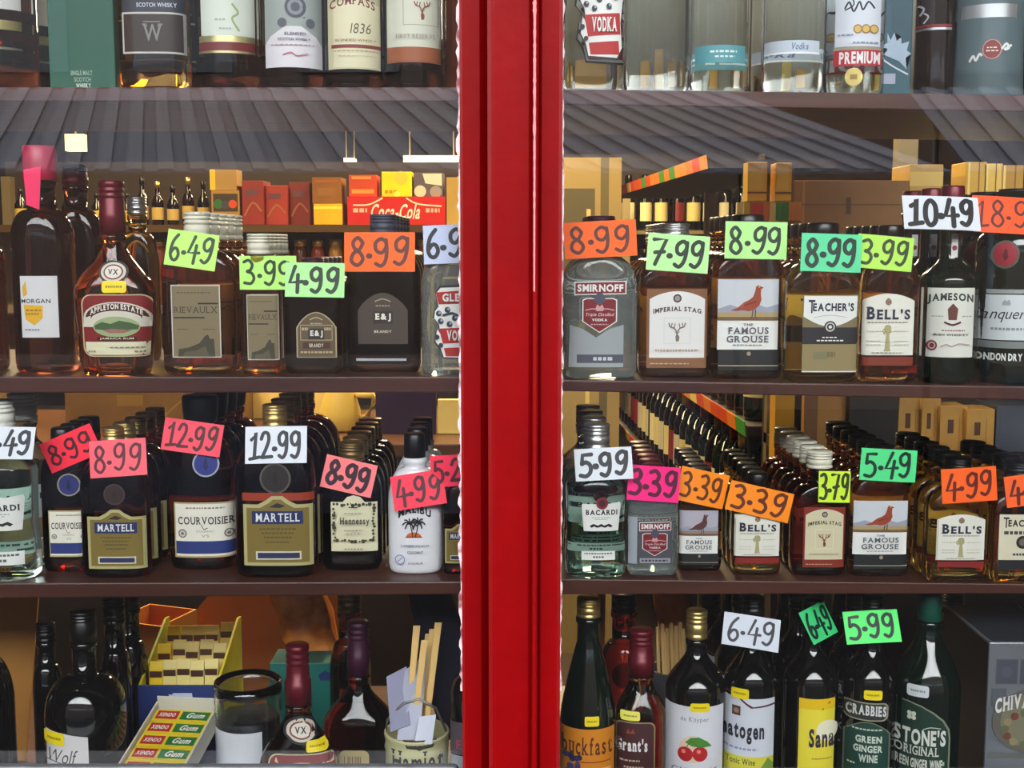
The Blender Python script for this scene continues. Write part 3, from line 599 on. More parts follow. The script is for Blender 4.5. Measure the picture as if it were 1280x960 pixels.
def appleton(B, x0, y0, x1, y1, scx, scy, sr):
    L = Label(B, scx-sr, scy-sr*.78, scx+sr, scy+sr*.78, .0008); L.disc(.5, .5, .5, (30, 26, 28), .40); L.disc(.5, .5, .42, (200, 190, 176), .33); L.disc(.5, .5, .33, (120, 60, 50), .26); L.disc(.5, .5, .28, (214, 206, 194), .21); L.text('VX', .32, .38, .68, .62, (70, 50, 50), 2, True); L.build('seal', 'oval silver seal on the shoulder')
    L = Label(B, x0, y0, x1, y1); L.round(0, 0, 1, 1, (196, 180, 140), .14); L.round(.02, .015, .98, .985, (122, 22, 26), .13); L.poly([(.04, .76), (.96, .76), (.96, .9), (.9, .97), (.1, .97), (.04, .9)], CRM)
    L.put([(0.02, .52)]+[(.5-.47*cos(pi*t/14), .36-.24*sin(pi*t/14)) for t in range(15)]+[(.98, .52), (.5, .70)], [tuple(range(18))[:17]], paint((206, 200, 184)))
    L.put([(.5-.44*cos(pi*t/14), .37-.23*sin(pi*t/14)) for t in range(15)]+[(.86, .34)]+[(.5+.36*cos(pi*t/14), .40-.14*sin(pi*t/14)) for t in range(15)]+[(.14, .34)], [tuple(range(32))], paint((60, 16, 20)))
    L.text('APPLETON ESTATE', .13, .245, .87, .335, (226, 218, 206), 2, True, .10)
    L.disc(.5, .52, .33, (150, 166, 120), .15); L.poly([(.18, .50), (.3, .44), (.42, .47), (.55, .42), (.7, .45), (.82, .5), (.8, .56), (.5, .58), (.2, .56)], (60, 88, 52)); L.poly([(.3, .57), (.44, .55), (.6, .56), (.72, .58), (.6, .62), (.4, .62)], (150, 100, 90)); L.rect(.22, .68, .78, .74, (50, 20, 22)); L.text('JAMAICA RUM', .26, .69, .74, .73, CRM, 1); L.prose(.08, .9, .2, .93, (140, 130, 110), 3); L.prose(.4, .84, .88, .86, (140, 130, 110), 8); L.prose(.74, .9, .9, .93, (140, 130, 110), 3); L.build('label')
appleton(b, 100, 368, 190, 446, 140, 340, 19); sticker(b, 127, 351, 158, 366)
b = bottle('whisky_bottle', 'clear bottle with a ridged white metal cap behind the pear-shaped rum bottle', wb, 150, 206, 246, 268, 290, 336, None, 'L2', 'gold', 22, 24, 'silver', .6, 3, Yf=.20)
b = bottle('whisky_flask', 'amber flask with a tall taupe abbey label under the 6.49 card', wb, 204, 299, 265, 300, 312, 336, 468, 'L2', 'amber', 30, 33, 'clearcap', .46, 4.5); rievaulx(b, 213, 356, 277, 447); queue(b, 4, 'amber flask under the 6.49 card')
card(b, 239.5, 312.5, 64, 45, 8, (196, 248, 120), '6.49', 'lime green card reading 6.49 on the taupe-labelled flask', (60, 108, 56), pen=.10)
b = bottle('whisky_flask', 'small amber flask with a cropped taupe abbey label under the 3.99 card', wb, 302, 353, 292, 318, 326, 344, 466, 'L2', 'amber', 27, 30, 'clearcap', .5, 4.5, Yf=.045); rievaulx(b, 308, 368, 349, 450); queue(b, 4, 'small amber flask under the 3.99 card')
card(b, 335, 341, 71, 42, 0, (190, 246, 126), '3.99', 'lime green card reading 3.9 behind the 4.99 card', (60, 108, 56), pen=.10, dy=.004)
b = bottle('brandy_flask', 'small dark brandy flask with an arched bronze label under the 4.99 card', wb, 356, 430, 322, 338, 346, 366, 467, 'L2', 'brown', 26, 29, 'plum', .5, 4.5); ej(b, 370, 390, 421, 447, (92, 76, 54), (178, 162, 128), True); queue(b, 4, 'small brandy flask under the 4.99 card')
card(b, 393.5, 350, 74, 43, 1, (182, 246, 160), '4.99', 'pale green card reading 4.99 on the small brandy flask', (50, 84, 60), dy=-.012)
b = bottle('brandy_flask', 'large dark brandy flask with an arched brown label under the orange 8.99 card', wb, 434, 528, 268, 292, 312, 346, 466, 'L2', 'brown', 30, 34, 'slate', .48, 4.5); ej(b, 447, 366, 510, 430, (64, 54, 46), (150, 138, 116), False)
L = Label(b, 445, 448, 508, 451); L.rect(0, 0, 1, 1, (170, 170, 176)); L.build('lower_label', 'thin silver line'); queue(b, 4, 'large brandy flask under the orange 8.99 card')
card(b, 474.5, 315, 88, 49, 0, (255, 106, 22), '8.99', 'orange card reading 8.99 on the large brandy flask', (150, 30, 8), pen=.11)
def glens(B, x0, y0, x1, y1, a, bt):
    L = Label(B, x0, y0, x1, y1); R = (176, 34, 34); D = (44, 50, 66)
    O = [(.04, .10), (.14, .02), (.9, .0), (1, .12), (.95, .3), (1, .42), (.94, .66), (.98, .9), (.86, 1), (.2, .98), (.14, .86), (.02, .76), (.06, .6), (.14, .66), (.10, .52), (.0, .44), (.02, .34), (.1, .28)]
    L.poly(O, (30, 34, 46)); L.poly([(.5+(x-.5)*.95, .5+(y-.5)*.96) for x, y in O], WH)
    L.poly([(.06, .1), (.92, .06), (.94, .24), (.12, .26)], R); L.poly([(.12, .58), (.9, .56), (.92, .76), (.2, .78)], R); L.poly([(.22, .84), (.88, .82), (.9, .95), (.26, .95)], R)
    for p in ((.12, .38), (.3, .33), (.45, .44), (.62, .34), (.8, .42), (.16, .48), (.34, .52), (.66, .5)): L.disc(*p, .06, D); L.disc(p[0]+.02, p[1]-.01, .028, (150, 160, 176))
    L.disc(.08, .69, .05, D); L.disc(.16, .8, .05, D); L.line([(.2, .4), (.4, .37), (.6, .42), (.84, .36)], .035, D, True)
    L.text(a, .2, .11, .86, .22, WH, 2, True); L.text(bt, .28, .60, .84, .74, WH, 2, True); L.build('label')
b = bottle('vodka_flask', 'clear vodka flask with a red and white label half hidden by the pillar', wb, 527, 604, 286, 306, 320, 352, 466, 'L2', 'clear', 28, 32, 'silver', .5, 4.5, Yf=.04); glens(b, 541, 356, 602, 450, "GLEN'S", 'VODKA'); queue(b, 1, 'vodka flask half hidden by the pillar')
card(b, 566, 305, 73, 48, -2, (196, 206, 236), '6.99', 'white card reading 6.9 cut off by the red pillar', (24, 30, 56), pen=.12, spread=.9)

q_ = [P(*p, .035) for p in ((29, 212), (51, 208), (49, 262), (33, 256))]; m = MB(); m.hexa([q_[3], q_[2], q_[2]+Vector((0, .0006, 0)), q_[3]+Vector((0, .0006, 0)), q_[0], q_[1], q_[1]+Vector((0, .0006, 0)), q_[0]+Vector((0, .0006, 0))], paint((240, 36, 96))); tag(m.build('price_tag'), 'narrow blank pink tag on the neck of the pink-capped rum bottle', 'tag')
# ---- third row, west pane
b = bottle('rum_bottle', 'large pale green clear rum bottle under the white card ending in 49', wb, -42, 59, 500, 534, 556, 588, 738, 'L3', 'sea', 33, 37, 'white', .8, 2.4, Yf=.022, curve='s', body=[(0, .92), (.03, 1.0), (.2, 1.03), (.5, .96)]); bacardi(b, (-36, 620, 28, 664), (-30, 690, 28, 707)); queue(b, 1, 'pale green rum bottle at the pane edge')
card(b, 10, 554, 66, 42, 0, (222, 226, 236), '8.49', 'white card ending in 49 at the west edge of the pane', (22, 24, 34), pen=.13, dy=-.012, spread=.9)
b = bottle('cognac_flask', 'small dark cognac flask with a white label behind the pink 8.99 cards', wb, 54, 116, 534, 556, 566, 598, 715, 'L3', 'dark', 26, 28, 'black', .5, 3.4, capstyle='plain'); courvoisier(b, 60, 638, 112, 696); seal(b, 86, 606, 15, (34, 40, 104)); queue(b, 3, 'white-labelled small cognac flask')
card(b, 88.5, 560.5, 70, 40, -23, (238, 56, 78), '8.99', 'crimson card reading 8.99 tilted steeply beside the pink one', (120, 14, 30), dy=-.004, pen=.10, tall=.62)
b = bottle('cognac_flask', 'small dark cognac flask with a gold label under the pink 8.99 card', wb, 102, 193, 534, 556, 568, 612, 723, 'L3', 'dark', 26, 28, 'gold', .5, 3.6); martell(b, 108, 637, 182, 711); seal(b, 143, 618, 14, (44, 26, 24), (70, 48, 44)); queue(b, 4, 'small cognac flask with a gold label')
card(b, 147.5, 572.5, 72, 47, -4, (255, 112, 124), '8.99', 'light pink card reading 8.99 on the gold-labelled small flask', (150, 30, 50), pen=.09)
b = bottle('cognac_bottle', 'large black-capped cognac bottle with a white label and navy band', wb, 211, 300, 494, 530, 545, 592, 713, 'L3', 'dark', 34, 40, 'black', .62, 2.8, capstyle='flare'); courvoisier(b, 216, 628, 297, 697); seal(b, 257, 580, 17, (40, 48, 124), (170, 176, 190)); queue(b, 3, 'large cognac bottle with a navy band')
card(b, 240.5, 546.5, 75, 41, 8, (255, 92, 108), '12.99'.replace('1', 'i'), 'rose pink card reading 12.99 on the black-capped bottle', (132, 20, 34), pen=.11, tall=.72)
b = bottle('cognac_flask', 'large dark cognac flask with a gold label under the white 12.99 card', wb, 294, 400, 505, 532, 548, 596, 723, 'L3', 'dark', 28, 30, 'gold', .5, 3.6); martell(b, 303, 620, 391, 707); seal(b, 344, 598, 20, (34, 24, 24), (84, 78, 72)); queue(b, 4, 'large cognac flask under the white 12.99 card')
L = Label(b, 302, 616, 391, 626, .0003); L.rect(0, 0, 1, 1, (150, 50, 20)); L.build('lower_label', 'orange strip above the gold label')
card(b, 345, 556, 78, 47, -1, (226, 230, 240), '12.99'.replace('1', 'i'), 'white card reading 12.99 on the large gold-labelled flask', (46, 46, 60), pen=.11)
b = bottle('cognac_bottle', 'dark cognac bottle with an ornate vine-bordered cream label', wb, 402, 480, 552, 575, 582, 618, 713, 'L3', 'brown', 30, 33, 'bronze', .5, 3.2, body=[(0, .9), (.1, 1.0), (.6, 1)])
L = Label(b, 413, 619, 472, 689); L.poly([(0, .12), (.26, .12), (.36, .03), (.5, 0), (.64, .03), (.74, .12), (1, .12), (1, 1), (0, 1)], CRM); random.seed(4)
for k in range(44):
    t = k/44*4; i = int(t); f_ = t-i; x, y = [(.08+.84*f_, .17), (.92, .17+.62*f_), (.92-.84*f_, .80), (.08, .80-.62*f_)][i]; L.disc(x+random.uniform(-.02, .02), y+random.uniform(-.015, .015), random.uniform(.02, .045), (62, 60, 42))
L.text('Hennessy', .20, .38, .84, .54, (44, 44, 50), 1, True); L.line([(.44, .12), (.5, .2), (.56, .12)], .02, INK); L.line([(.4, .2), (.6, .2)], .02, INK); L.prose(.3, .3, .7, .315, (140, 130, 110), 6); L.prose(.3, .6, .7, .615, (140, 130, 110), 6); L.prose(.34, .66, .66, .675, (140, 130, 110), 4); L.prose(.3, .93, .7, .95, (140, 130, 110), 6); L.build('label'); queue(b, 5, 'vine-labelled cognac bottle')
card(b, 436, 595, 66, 42, 13, (252, 138, 140), '8.99', 'salmon card reading 8.99 on the vine-labelled bottle', (84, 12, 50), pen=.15)
b = bottle('liqueur_bottle', 'white coconut liqueur bottle with a palm tree print and a black cap', wb, 485, 554, 541, 571, 584, 632, 718, 'L3', mat('white_opal_glass', (222, 222, 228), .18, coat=.4), 28, 27, 'black', .62, 2.6, capstyle='plain')
L = Label(b, 490, 636, 549, 712, .0003); L.text('MALIBU', .12, .04, .84, .17, INK, 2, True, .10); L.disc(.46, .46, .16, (206, 98, 40), .10); L.rect(.28, .47, .66, .6, (222, 222, 228)); L.rect(.28, .455, .64, .475, (120, 60, 30))
for x0_, x1_, y_ in ((.44, .38, .24), (.48, .56, .22)):
    L.line([(x0_, .47), ((x0_+x1_)/2+.01, .36), (x1_, y_)], .022, INK, True)
    for dx, dy in ((-.16, .03), (-.12, -.05), (-.02, -.08), (.10, -.05), (.15, .04), (-.1, .09), (.08, .1)): L.line([(x1_, y_), (x1_+dx*.6, y_+dy*.5-.03), (x1_+dx, y_+dy)], .03, INK, True)
L.text('CARIBBEAN RUM', .18, .585, .78, .625, (90, 90, 110), 0); L.text('COCONUT', .32, .69, .66, .73, (60, 60, 80), 1); L.disc(.16, .83, .11, (120, 130, 170)); L.disc(.16, .83, .09, (206, 208, 220)); L.line([(.1, .87), (.22, .79)], .02, (120, 130, 170)); L.text('LIQUEUR', .34, .87, .66, .91, (60, 60, 80), 0); L.build('print'); queue(b, 3, 'white coconut liqueur bottle')
card(b, 523, 612.5, 67, 44, -9, (244, 68, 92), '4.99', 'hot pink card reading 4.99 on the white liqueur bottle', (120, 14, 40), dy=-.007, pen=.11)
b = bottle('cognac_flask', 'miniature cognac flask with a gold label squeezed beside the pillar', wb, 553, 598, 582, 598, 606, 634, 718, 'L3', 'dark', 18, 20, 'gold', .5, 3.6); martell(b, 556, 655, 594, 704); queue(b, 3, 'miniature cognac flask beside the pillar')
card(b, 567, 588, 58, 40, -3, (250, 62, 92), '5.29', 'hot pink card beginning with 5 tucked behind the 4.99 card', (140, 14, 40), pen=.12)

# ---- second row, east pane
b = bottle('vodka_flask', 'clear vodka flask with a red shield label under the orange 8.99 card', wb, 704, 796, 270, 288, 320, 362, 473, 'R2', 'clear', 30, 36, 'plum', .46, 4.0); smirnoff(b, (718, 351, 783, 369), (728, 369, 771, 416)); queue(b, 2, 'vodka flask under the orange 8.99 card')
L = Label(b, 711, 406, 779, 459, .0003); L.poly([(.02, 0), (.26, .1), (.5, .3), (.74, .1), (1, .0), (1, 1), (0, 1)], (150, 156, 160)); L.rect(.15, .70, 1, .9, (66, 72, 86)); L.prose(.45, .76, .8, .84, (190, 194, 200), 4); L.build('lower_label', 'grey frosted panel')
card(b, 750.5, 299, 90, 45, -3, (255, 106, 26), '8.99', 'orange card reading 8.99 on the clear vodka flask by the pillar', (140, 28, 6), pen=.11)
b = bottle('whisky_flask', 'amber flask with a white arched stag label under the 7.99 card', wb, 796, 886, 279, 300, 324, 352, 472, 'R2', 'amber', 32, 36, 'silver', .44, 4.6); stag(b, 809, 361, 883, 460, (128, 84, 52), (222, 220, 218)); queue(b, 4, 'stag label flask under the 7.99 card')
card(b, 847.5, 316.5, 77, 46, 4, (190, 244, 164), '7.99', 'pale green card reading 7.99 on the white stag label flask', (44, 72, 54), pen=.12)
b = bottle('whisky_flask', 'large amber flask with a brown grouse label under the light green 8.99 card', wb, 884, 978, 268, 288, 314, 344, 474, 'R2', 'amber', 36, 40, 'black', .44, 4.6, capstyle='plain'); grouse(b, 898, 349, 972, 437, y2=463); queue(b, 4, 'large grouse flask on the second shelf')
card(b, 945, 300.5, 77, 46, 1, (186, 246, 150), '8.99', 'light green card reading 8.99 on the large grouse flask', (50, 84, 60), pen=.11)
b = bottle('whisky_flask', 'golden amber flask with a white, black and tan label under the sea green card', wb, 975, 1072, 278, 296, 326, 358, 483, 'R2', 'gold', 34, 38, 'black', .46, 4.6, capstyle='plain'); teachers(b, 1004, 370, 1070, 412, 430, 465); queue(b, 4, 'golden flask under the sea green 8.99 card')
card(b, 1039, 316, 75, 47, 2, (94, 222, 160), '8.99', 'sea green card reading 8.99 on the golden flask', (14, 78, 62), pen=.13, dy=-.004)
b = bottle('whisky_flask', 'narrow amber flask with a cream bell label under the lime 3.99 card', wb, 1070, 1146, 281, 298, 322, 356, 478, 'R2', 'amber', 28, 31, 'black', .48, 4.4, Yf=.03, capstyle='plain'); bells(b, 1078, 367, 1141, 444, 457, (120, 40, 20)); queue(b, 4, 'narrow flask under the lime 3.99 card')
card(b, 1106, 316, 70, 42, 5, (186, 238, 92), '3.99', 'lime card reading 3.99 tucked behind the sea green card', (60, 100, 40), pen=.11)
b = bottle('whisky_bottle', 'round dark green whiskey bottle with a white label under the 10.49 card', wb, 1146, 1217, 232, 262, 322, 352, 484, 'R2', 'deepgreen', 26, 28, 'maroon', 1, 2, capstyle='plain', curve='hock')
L = Label(b, 1153, 360, 1215, 447); L.rect(0, 0, 1, 1, (216, 216, 206)); L.text('JAMESON', .12, .10, .98, .24, (30, 50, 44), 2, True, .03); L.poly([(.5, .3), (.55, .26), (.6, .22), (.65, .26), (.7, .3), (.68, .46), (.52, .46)], (96, 50, 40)); L.line([(.44, .49), (.6, .53), (.76, .49)], .04, (80, 30, 40), True); L.prose(.2, .40, .42, .415, (150, 150, 150), 4); L.prose(.78, .40, .96, .415, (150, 150, 150), 3); L.prose(.4, .6, .84, .62, (150, 110, 110), 8); L.text('IRISH WHISKEY', .24, .655, .92, .69, (60, 60, 60), 1); L.disc(.22, .83, .10, (110, 30, 44)); L.disc(.22, .83, .07, (190, 160, 160)); L.disc(.22, .83, .045, (110, 30, 44)); L.line([(.38, .85), (.5, .81), (.6, .84), (.74, .80), (.94, .82)], .02, (170, 140, 150), True); L.build('label')
L = Label(b, 1190, 292, 1197, 322); L.rect(0, 0, 1, 1, (206, 206, 200)); L.disc(.5, .6, .4, (120, 40, 50)); L.build('neck_label'); queue(b, 2, 'dark green whiskey bottle under the 10.49 card')
card(b, 1176.5, 266.5, 94, 46, 2, (218, 222, 230), '10.49'.replace('1', 'i'), 'white card reading 10.49 on the round dark green whiskey bottle', (18, 20, 34), pen=.16, tall=.74)
b = bottle('gin_bottle', 'green gin bottle with a red seal and a silver-banded label', wb, 1214, 1304, 236, 262, 286, 316, 482, 'R2', 'deepgreen', 52, 44, 'black', 1, 2, capstyle='plain', body=[(0, .84), (.03, .9), (.3, .94), (.7, 1), (.9, .98)]); seal(b, 1257, 318, 17, (150, 34, 50), (60, 90, 70))
L = Label(b, 1214, 362, 1300, 436); L.rect(0, 0, 1, .07, (150, 156, 154)); L.rect(0, .09, 1, .86, (206, 212, 214)); L.rect(0, .88, 1, 1, (120, 126, 124)); L.poly([(.44, .22), (.48, .17), (.5, .2), (.54, .17), (.56, .22), (.56, .27), (.44, .27)], (150, 160, 170)); L.text('Tanqueray', .08, .32, 1, .56, (36, 40, 46), 0, False, 0, .35); L.prose(.3, .65, .76, .69, (140, 140, 146), 8); L.build('label')
L = Label(b, 1216, 441, 1298, 453); L.text('LONDON DRY GIN', .06, .1, .96, .9, (216, 220, 214), 2); L.build('lower_label', 'white lettering on the green glass'); queue(b, 2, 'green gin bottle with the red seal')
card(b, 1262, 269.5, 90, 50, 4, (255, 90, 30), '18.99'.replace('1', 'i'), 'orange card reading 18.9 cut off by the east edge of the pane', (150, 28, 10), pen=.08, dy=.004, spread=.98)

# ---- third row, east pane
b = bottle('rum_bottle', 'pale green clear rum bottle with a white bat label under the 5.99 card', wb, 706, 783, 529, 560, 578, 608, 727, 'R3', 'sea', 30, 34, 'silver', .7, 2.4, curve='s', body=[(0, .92), (.03, 1.0), (.2, 1.02), (.5, .97)]); bacardi(b, (727, 628, 776, 664), (727, 689, 769, 700)); L = Label(b, 745, 621, 760, 636, .003); L.disc(.5, .5, .5, (120, 24, 34)); L.disc(.5, .5, .3, (60, 20, 24)); L.build('seal', 'small dark red disc'); queue(b, 3, 'pale green rum bottle under the 5.99 card')
card(b, 754.5, 580, 73, 41, -3, (222, 226, 234), '5.99', 'white card reading 5.99 on the pale green rum bottle', (26, 26, 36), pen=.15)
b = bottle('vodka_flask', 'small clear vodka flask with a red shield label under the magenta card', wb, 782, 847, 580, 598, 612, 640, 720, 'R3', 'clear', 26, 29, 'maroon', .48, 4.2); smirnoff(b, (799, 652, 839, 664), (803, 664, 834, 695)); queue(b, 5, 'small vodka flask under the magenta card')
L = Label(b, 786, 646, 840, 706, .0003); L.rect(.22, .08, 1, .98, (72, 72, 80)); L.rect(0, 0, .2, .98, (150, 156, 164)); L.rect(.26, .86, .96, .96, (150, 150, 158)); L.prose(.3, .89, .9, .93, (60, 60, 70), 8); L.build('lower_label', 'grey printed panel')
card(b, 817, 604.5, 66, 45, 4, (240, 44, 132), '3.39', 'magenta card reading 3.39 on the small vodka flask', (140, 10, 70), pen=.13, spread=.92)
b = bottle('whisky_flask', 'small flask with a mauve grouse label under the tilted orange card', wb, 846, 902, 585, 600, 616, 636, 714, 'R3', 'amber', 24, 27, 'black', .48, 4.4, capstyle='plain'); grouse(b, 850, 638, 897, 692, (84, 50, 50), 706, True); queue(b, 5, 'small flask with the mauve grouse label')
card(b, 878, 609.5, 62, 44, 12, (255, 142, 28), '3.39', 'amber orange card reading 3.39 beside the magenta card', (160, 70, 8), pen=.10, dy=-.003)
b = bottle('whisky_flask', 'small amber flask with a cream bell label under the most tilted 3.39 card', wb, 912, 976, 590, 606, 622, 644, 719, 'R3', 'gold', 24, 27, 'black', .48, 4.4, capstyle='plain'); bells(b, 919, 642, 974, 695, 704, (130, 30, 26), .03); queue(b, 5, 'small flask with the bell label')
card(b, 949.5, 627, 82, 38, 13, (255, 140, 22), '3.39', 'amber orange card reading 3.39 on the small bell label flask', (160, 56, 6), pen=.13, tall=.76)
b = bottle('whisky_flask', 'small reddish flask with a cream stag label under the yellow 3.79 card', wb, 984, 1057, 563, 584, 604, 634, 720, 'R3', 'rum', 28, 32, 'clearcap', .5, 4.2); stag(b, 1005, 634, 1055, 709, (128, 40, 26), (206, 198, 164), (220, 218, 206), (130, 70, 40)); queue(b, 5, 'reddish flask under the yellow 3.79 card')
card(b, 1043, 608.5, 40, 40, 1, (204, 240, 50), '3.79', 'narrow yellow card reading 3.79 on the cream stag label', (70, 90, 14), pen=.11, spread=.9, tall=.8)
b = bottle('whisky_flask', 'medium amber flask with a brown grouse label under the green 5.49 card', wb, 1054, 1136, 556, 572, 592, 622, 721, 'R3', 'amber', 32, 36, 'black', .46, 4.6); grouse(b, 1068, 626, 1133, 693, y2=711); queue(b, 5, 'medium grouse flask under the 5.49 card')
card(b, 1110.5, 581.5, 71, 41, 3, (84, 226, 140), '5.49', 'emerald green card reading 5.49 on the medium grouse flask', (16, 82, 54), pen=.12, tall=.74)
b = bottle('whisky_flask', 'yellow-edged amber flask with a bell label under the orange 4.99 card', wb, 1150, 1233, 571, 588, 608, 638, 731, 'R3', 'gold', 30, 34, 'black', .46, 4.6); bells(b, 1172, 643, 1230, 700, 709, (130, 30, 26)); queue(b, 5, 'amber bell flask under the orange 4.99 card')
card(b, 1211.5, 606, 70, 44, -4, (255, 106, 38), '4.99', 'orange card reading 4.99 on the yellow-edged bell flask', (170, 40, 16), pen=.11)
b = bottle('whisky_flask', 'golden flask with a white label running out of the east edge of the pane', wb, 1226, 1308, 576, 592, 612, 640, 728, 'R3', 'gold', 30, 34, 'black', .46, 4.6); queue(b, 4, 'golden flask at the east edge of the pane')
L = Label(b, 1250, 643, 1306, 712); L.rect(0, 0, 1, 1, (214, 206, 180)); L.text('T', .08, .05, .2, .24, INK, 1); L.text("EACHER'S", .18, .09, .95, .22, INK, 2); L.prose(.1, .3, .9, .36, (60, 60, 60), 9); L.disc(.5, .5, .14, (40, 36, 36)); L.disc(.5, .5, .08, (110, 100, 90)); L.prose(.3, .7, .7, .74, (60, 60, 60), 6); L.rect(0, .82, 1, 1, (24, 24, 30)); L.build('label')
card(b, 1291, 611, 70, 40, -8, (255, 104, 36), '4.99', 'orange card beginning with 4 at the east edge of the pane', (170, 40, 16), pen=.13)
# ------------------------------------------------------------------ top row
def band(B, x0, y0, x1, y1, c, lift=.0004, name='band', label=None):
    L = Label(B, x0, y0, x1, y1, lift); L.rect(0, 0, 1, 1, c if not isinstance(c, tuple) else paint(c)); L.build(name, label)
TW = dict(shelf='L1', Yf=.035)
b = bottle('whisky_bottle', 'dark whisky bottle with gold bands at the west edge of the top shelf', wb, -62, 48, -170, -130, -90, -40, 107, g='brown', nw=34, cw=38, cap='gold', flat=1, p=2, **TW)
band(b, -60, -30, 46, 9, (206, 206, 200), name='label'); band(b, -60, 23, 46, 35, foil((214, 196, 130)), name='gold_band', label='gold band'); band(b, -60, 57, 46, 60, foil((170, 160, 140)), name='silver_band'); queue(b, 1, 'gold-banded dark whisky bottle')
# dark green carton
def carton(name, label, px0, px1, pyt, z0, Y, depth, col, cat='carton', yaw=0, group=None):
    A = P(px0, 0, Y); C = P(px1, 0, Y); zt = P((px0+px1)/2, pyt, Y).z; wd = C.x-A.x; h = zt-z0
    o = empty(name, ((A.x+C.x)/2, Y+depth/2, z0), label, cat, group); o.rotation_euler.z = yaw
    m = MB(); m.box((-wd/2, -depth/2, 0), (wd/2, depth/2, h), col); m.build('carton_body', o, bevel=.0012)
    return o, wd, h, depth
class Flat(Label):
    """print on a flat front of width w, height h at depth y (object space)"""
    def __init__(s, root, x0, z0, x1, z1, y):
        s.root = root; s.u0, s.u1, s.z1, s.z0, s.y = x0, x1, z1, z0, y; s.w = x1-x0; s.h = z1-z0; s.asp = s.h/s.w; s.mb = MB(); s.k = 0; s.lift = .0003
        class b: a = 9
        s.B = b
    def put(s, vs2, fs, m, cut=True): return Label.put(s, vs2, fs, m, False)
    def surf(s, u, z, off): return (u, s.y-off, z)
    def build(s, name, label=None):
        o = s.mb.build(name, s.root)
        if label: o['label'] = label
        return o
zL1 = SHELF['L1'](-.5)
o, cw_, ch_, cdp = carton('whisky_carton', 'tall dark green gift carton between two whisky bottles on the top shelf', 58, 141, -160, zL1, .04, .085, mat('green_carton_board', (18, 74, 62), .55, noise=(5, (24, 86, 70), .3, .7)))
L = Flat(o, -cw_/2+.018, .0, cw_/2-.018, .022, -cdp/2); L.text('SINGLE MALT', .15, .05, .8, .28, (150, 176, 160), 1); L.text('SCOTCH', .25, .38, .75, .6, (150, 176, 160), 1); L.text('WHISKY', .3, .68, .75, .9, (190, 206, 196), 2); L.build('lettering')
b = bottle('whisky_bottle', 'square-shouldered whisky bottle with a dark panel bearing the letter W', wb, 148, 243, -150, -110, -80, -40, 107, g='amber', nw=36, cw=40, cap='black', flat=.8, p=3.4, **TW)
L = Label(b, 150, -30, 239, 15); L.rect(0, 0, 1, 1, (38, 42, 56)); L.text('SCOTCH WHISKY', .22, .74, .78, .86, (190, 190, 200), 1); L.build('label')
L = Label(b, 151, 15, 229, 67); L.rect(0, 0, 1, 1, (44, 30, 26)); L.frame(0, 0, 1, 1, .03, (190, 186, 180)); L.text('W', .36, .32, .66, .68, (130, 124, 120), 0, True); L.text('W', .34, .28, .68, .70, (124, 120, 116), 0, True); L.rect(.36, .22, .64, .245, (130, 124, 120)); L.build('panel_label'); queue(b, 2, 'whisky bottle bearing the letter W')
b = bottle('whisky_bottle', 'round dark whisky bottle with a white label over gold and red bands', wb, 247, 326, -170, -120, -80, -20, 107, g='brown', nw=30, cw=32, cap='gold', flat=1, p=2, **TW)
band(b, 250, -16, 324, 44, (206, 212, 200), name='label'); L = Label(b, 262, 4, 318, 42, .0008); L.line([(.5, .0), (.64, .3), (.5, .5), (.66, .9)], .05, (150, 170, 120), True); L.prose(.1, .5, .34, .56, (160, 170, 160), 3); L.prose(.2, .8, .5, .85, (160, 170, 160), 4); L.build('motif')
band(b, 249, 44, 325, 52, foil((214, 204, 150)), name='gold_band', label='gold band'); band(b, 249, 52, 325, 63, (110, 34, 34), name='red_band', label='red band'); band(b, 249, 63, 325, 66, foil((206, 190, 140)), name='thin_gold_band', label='thin gold band'); queue(b, 2, 'whisky bottle with the red band')
b = bottle('whisky_bottle', 'round whisky bottle with a grey label, round emblem and pale arched panel', wb, 327, 406, -170, -120, -80, -20, 108, g='brown', nw=30, cw=32, cap='black', flat=1, p=2, **TW)
L = Label(b, 330, -20, 403, 84); L.rect(0, 0, 1, 1, (150, 158, 154)); L.poly([(0, 1), (0, .72), (.1, .62), (.36, .5), (.64, .5), (.9, .62), (1, .72), (1, 1)], (212, 208, 214)); L.line([(.3, 0), (.7, .4)], .04, (90, 94, 104)); L.line([(.8, 0), (.3, .46)], .04, (90, 94, 104)); L.disc(.54, .27, .19, (74, 78, 90)); L.disc(.54, .27, .14, (130, 134, 144)); L.disc(.54, .27, .08, (80, 84, 94)); L.disc(.3, .46, .08, (84, 88, 98)); L.disc(.8, .46, .08, (84, 88, 98))
L.text('BLENDED', .34, .575, .72, .61, (110, 110, 124), 1); L.text('SCOTCH WHISKY', .22, .64, .8, .675, (110, 110, 124), 1); L.prose(.1, .72, .9, .732, (170, 150, 160), 10); L.line([(.3, .85), (.45, .82), (.55, .86), (.75, .83)], .02, (190, 120, 130), True); L.build('label'); queue(b, 2, 'whisky bottle with the round emblem')
b = bottle('whisky_bottle', 'round whisky bottle with a cream label dated in script and a thin red rule', wb, 406, 479, -170, -120, -80, -20, 107, g='brown', nw=28, cw=30, cap='maroon', flat=1, p=2, **TW)
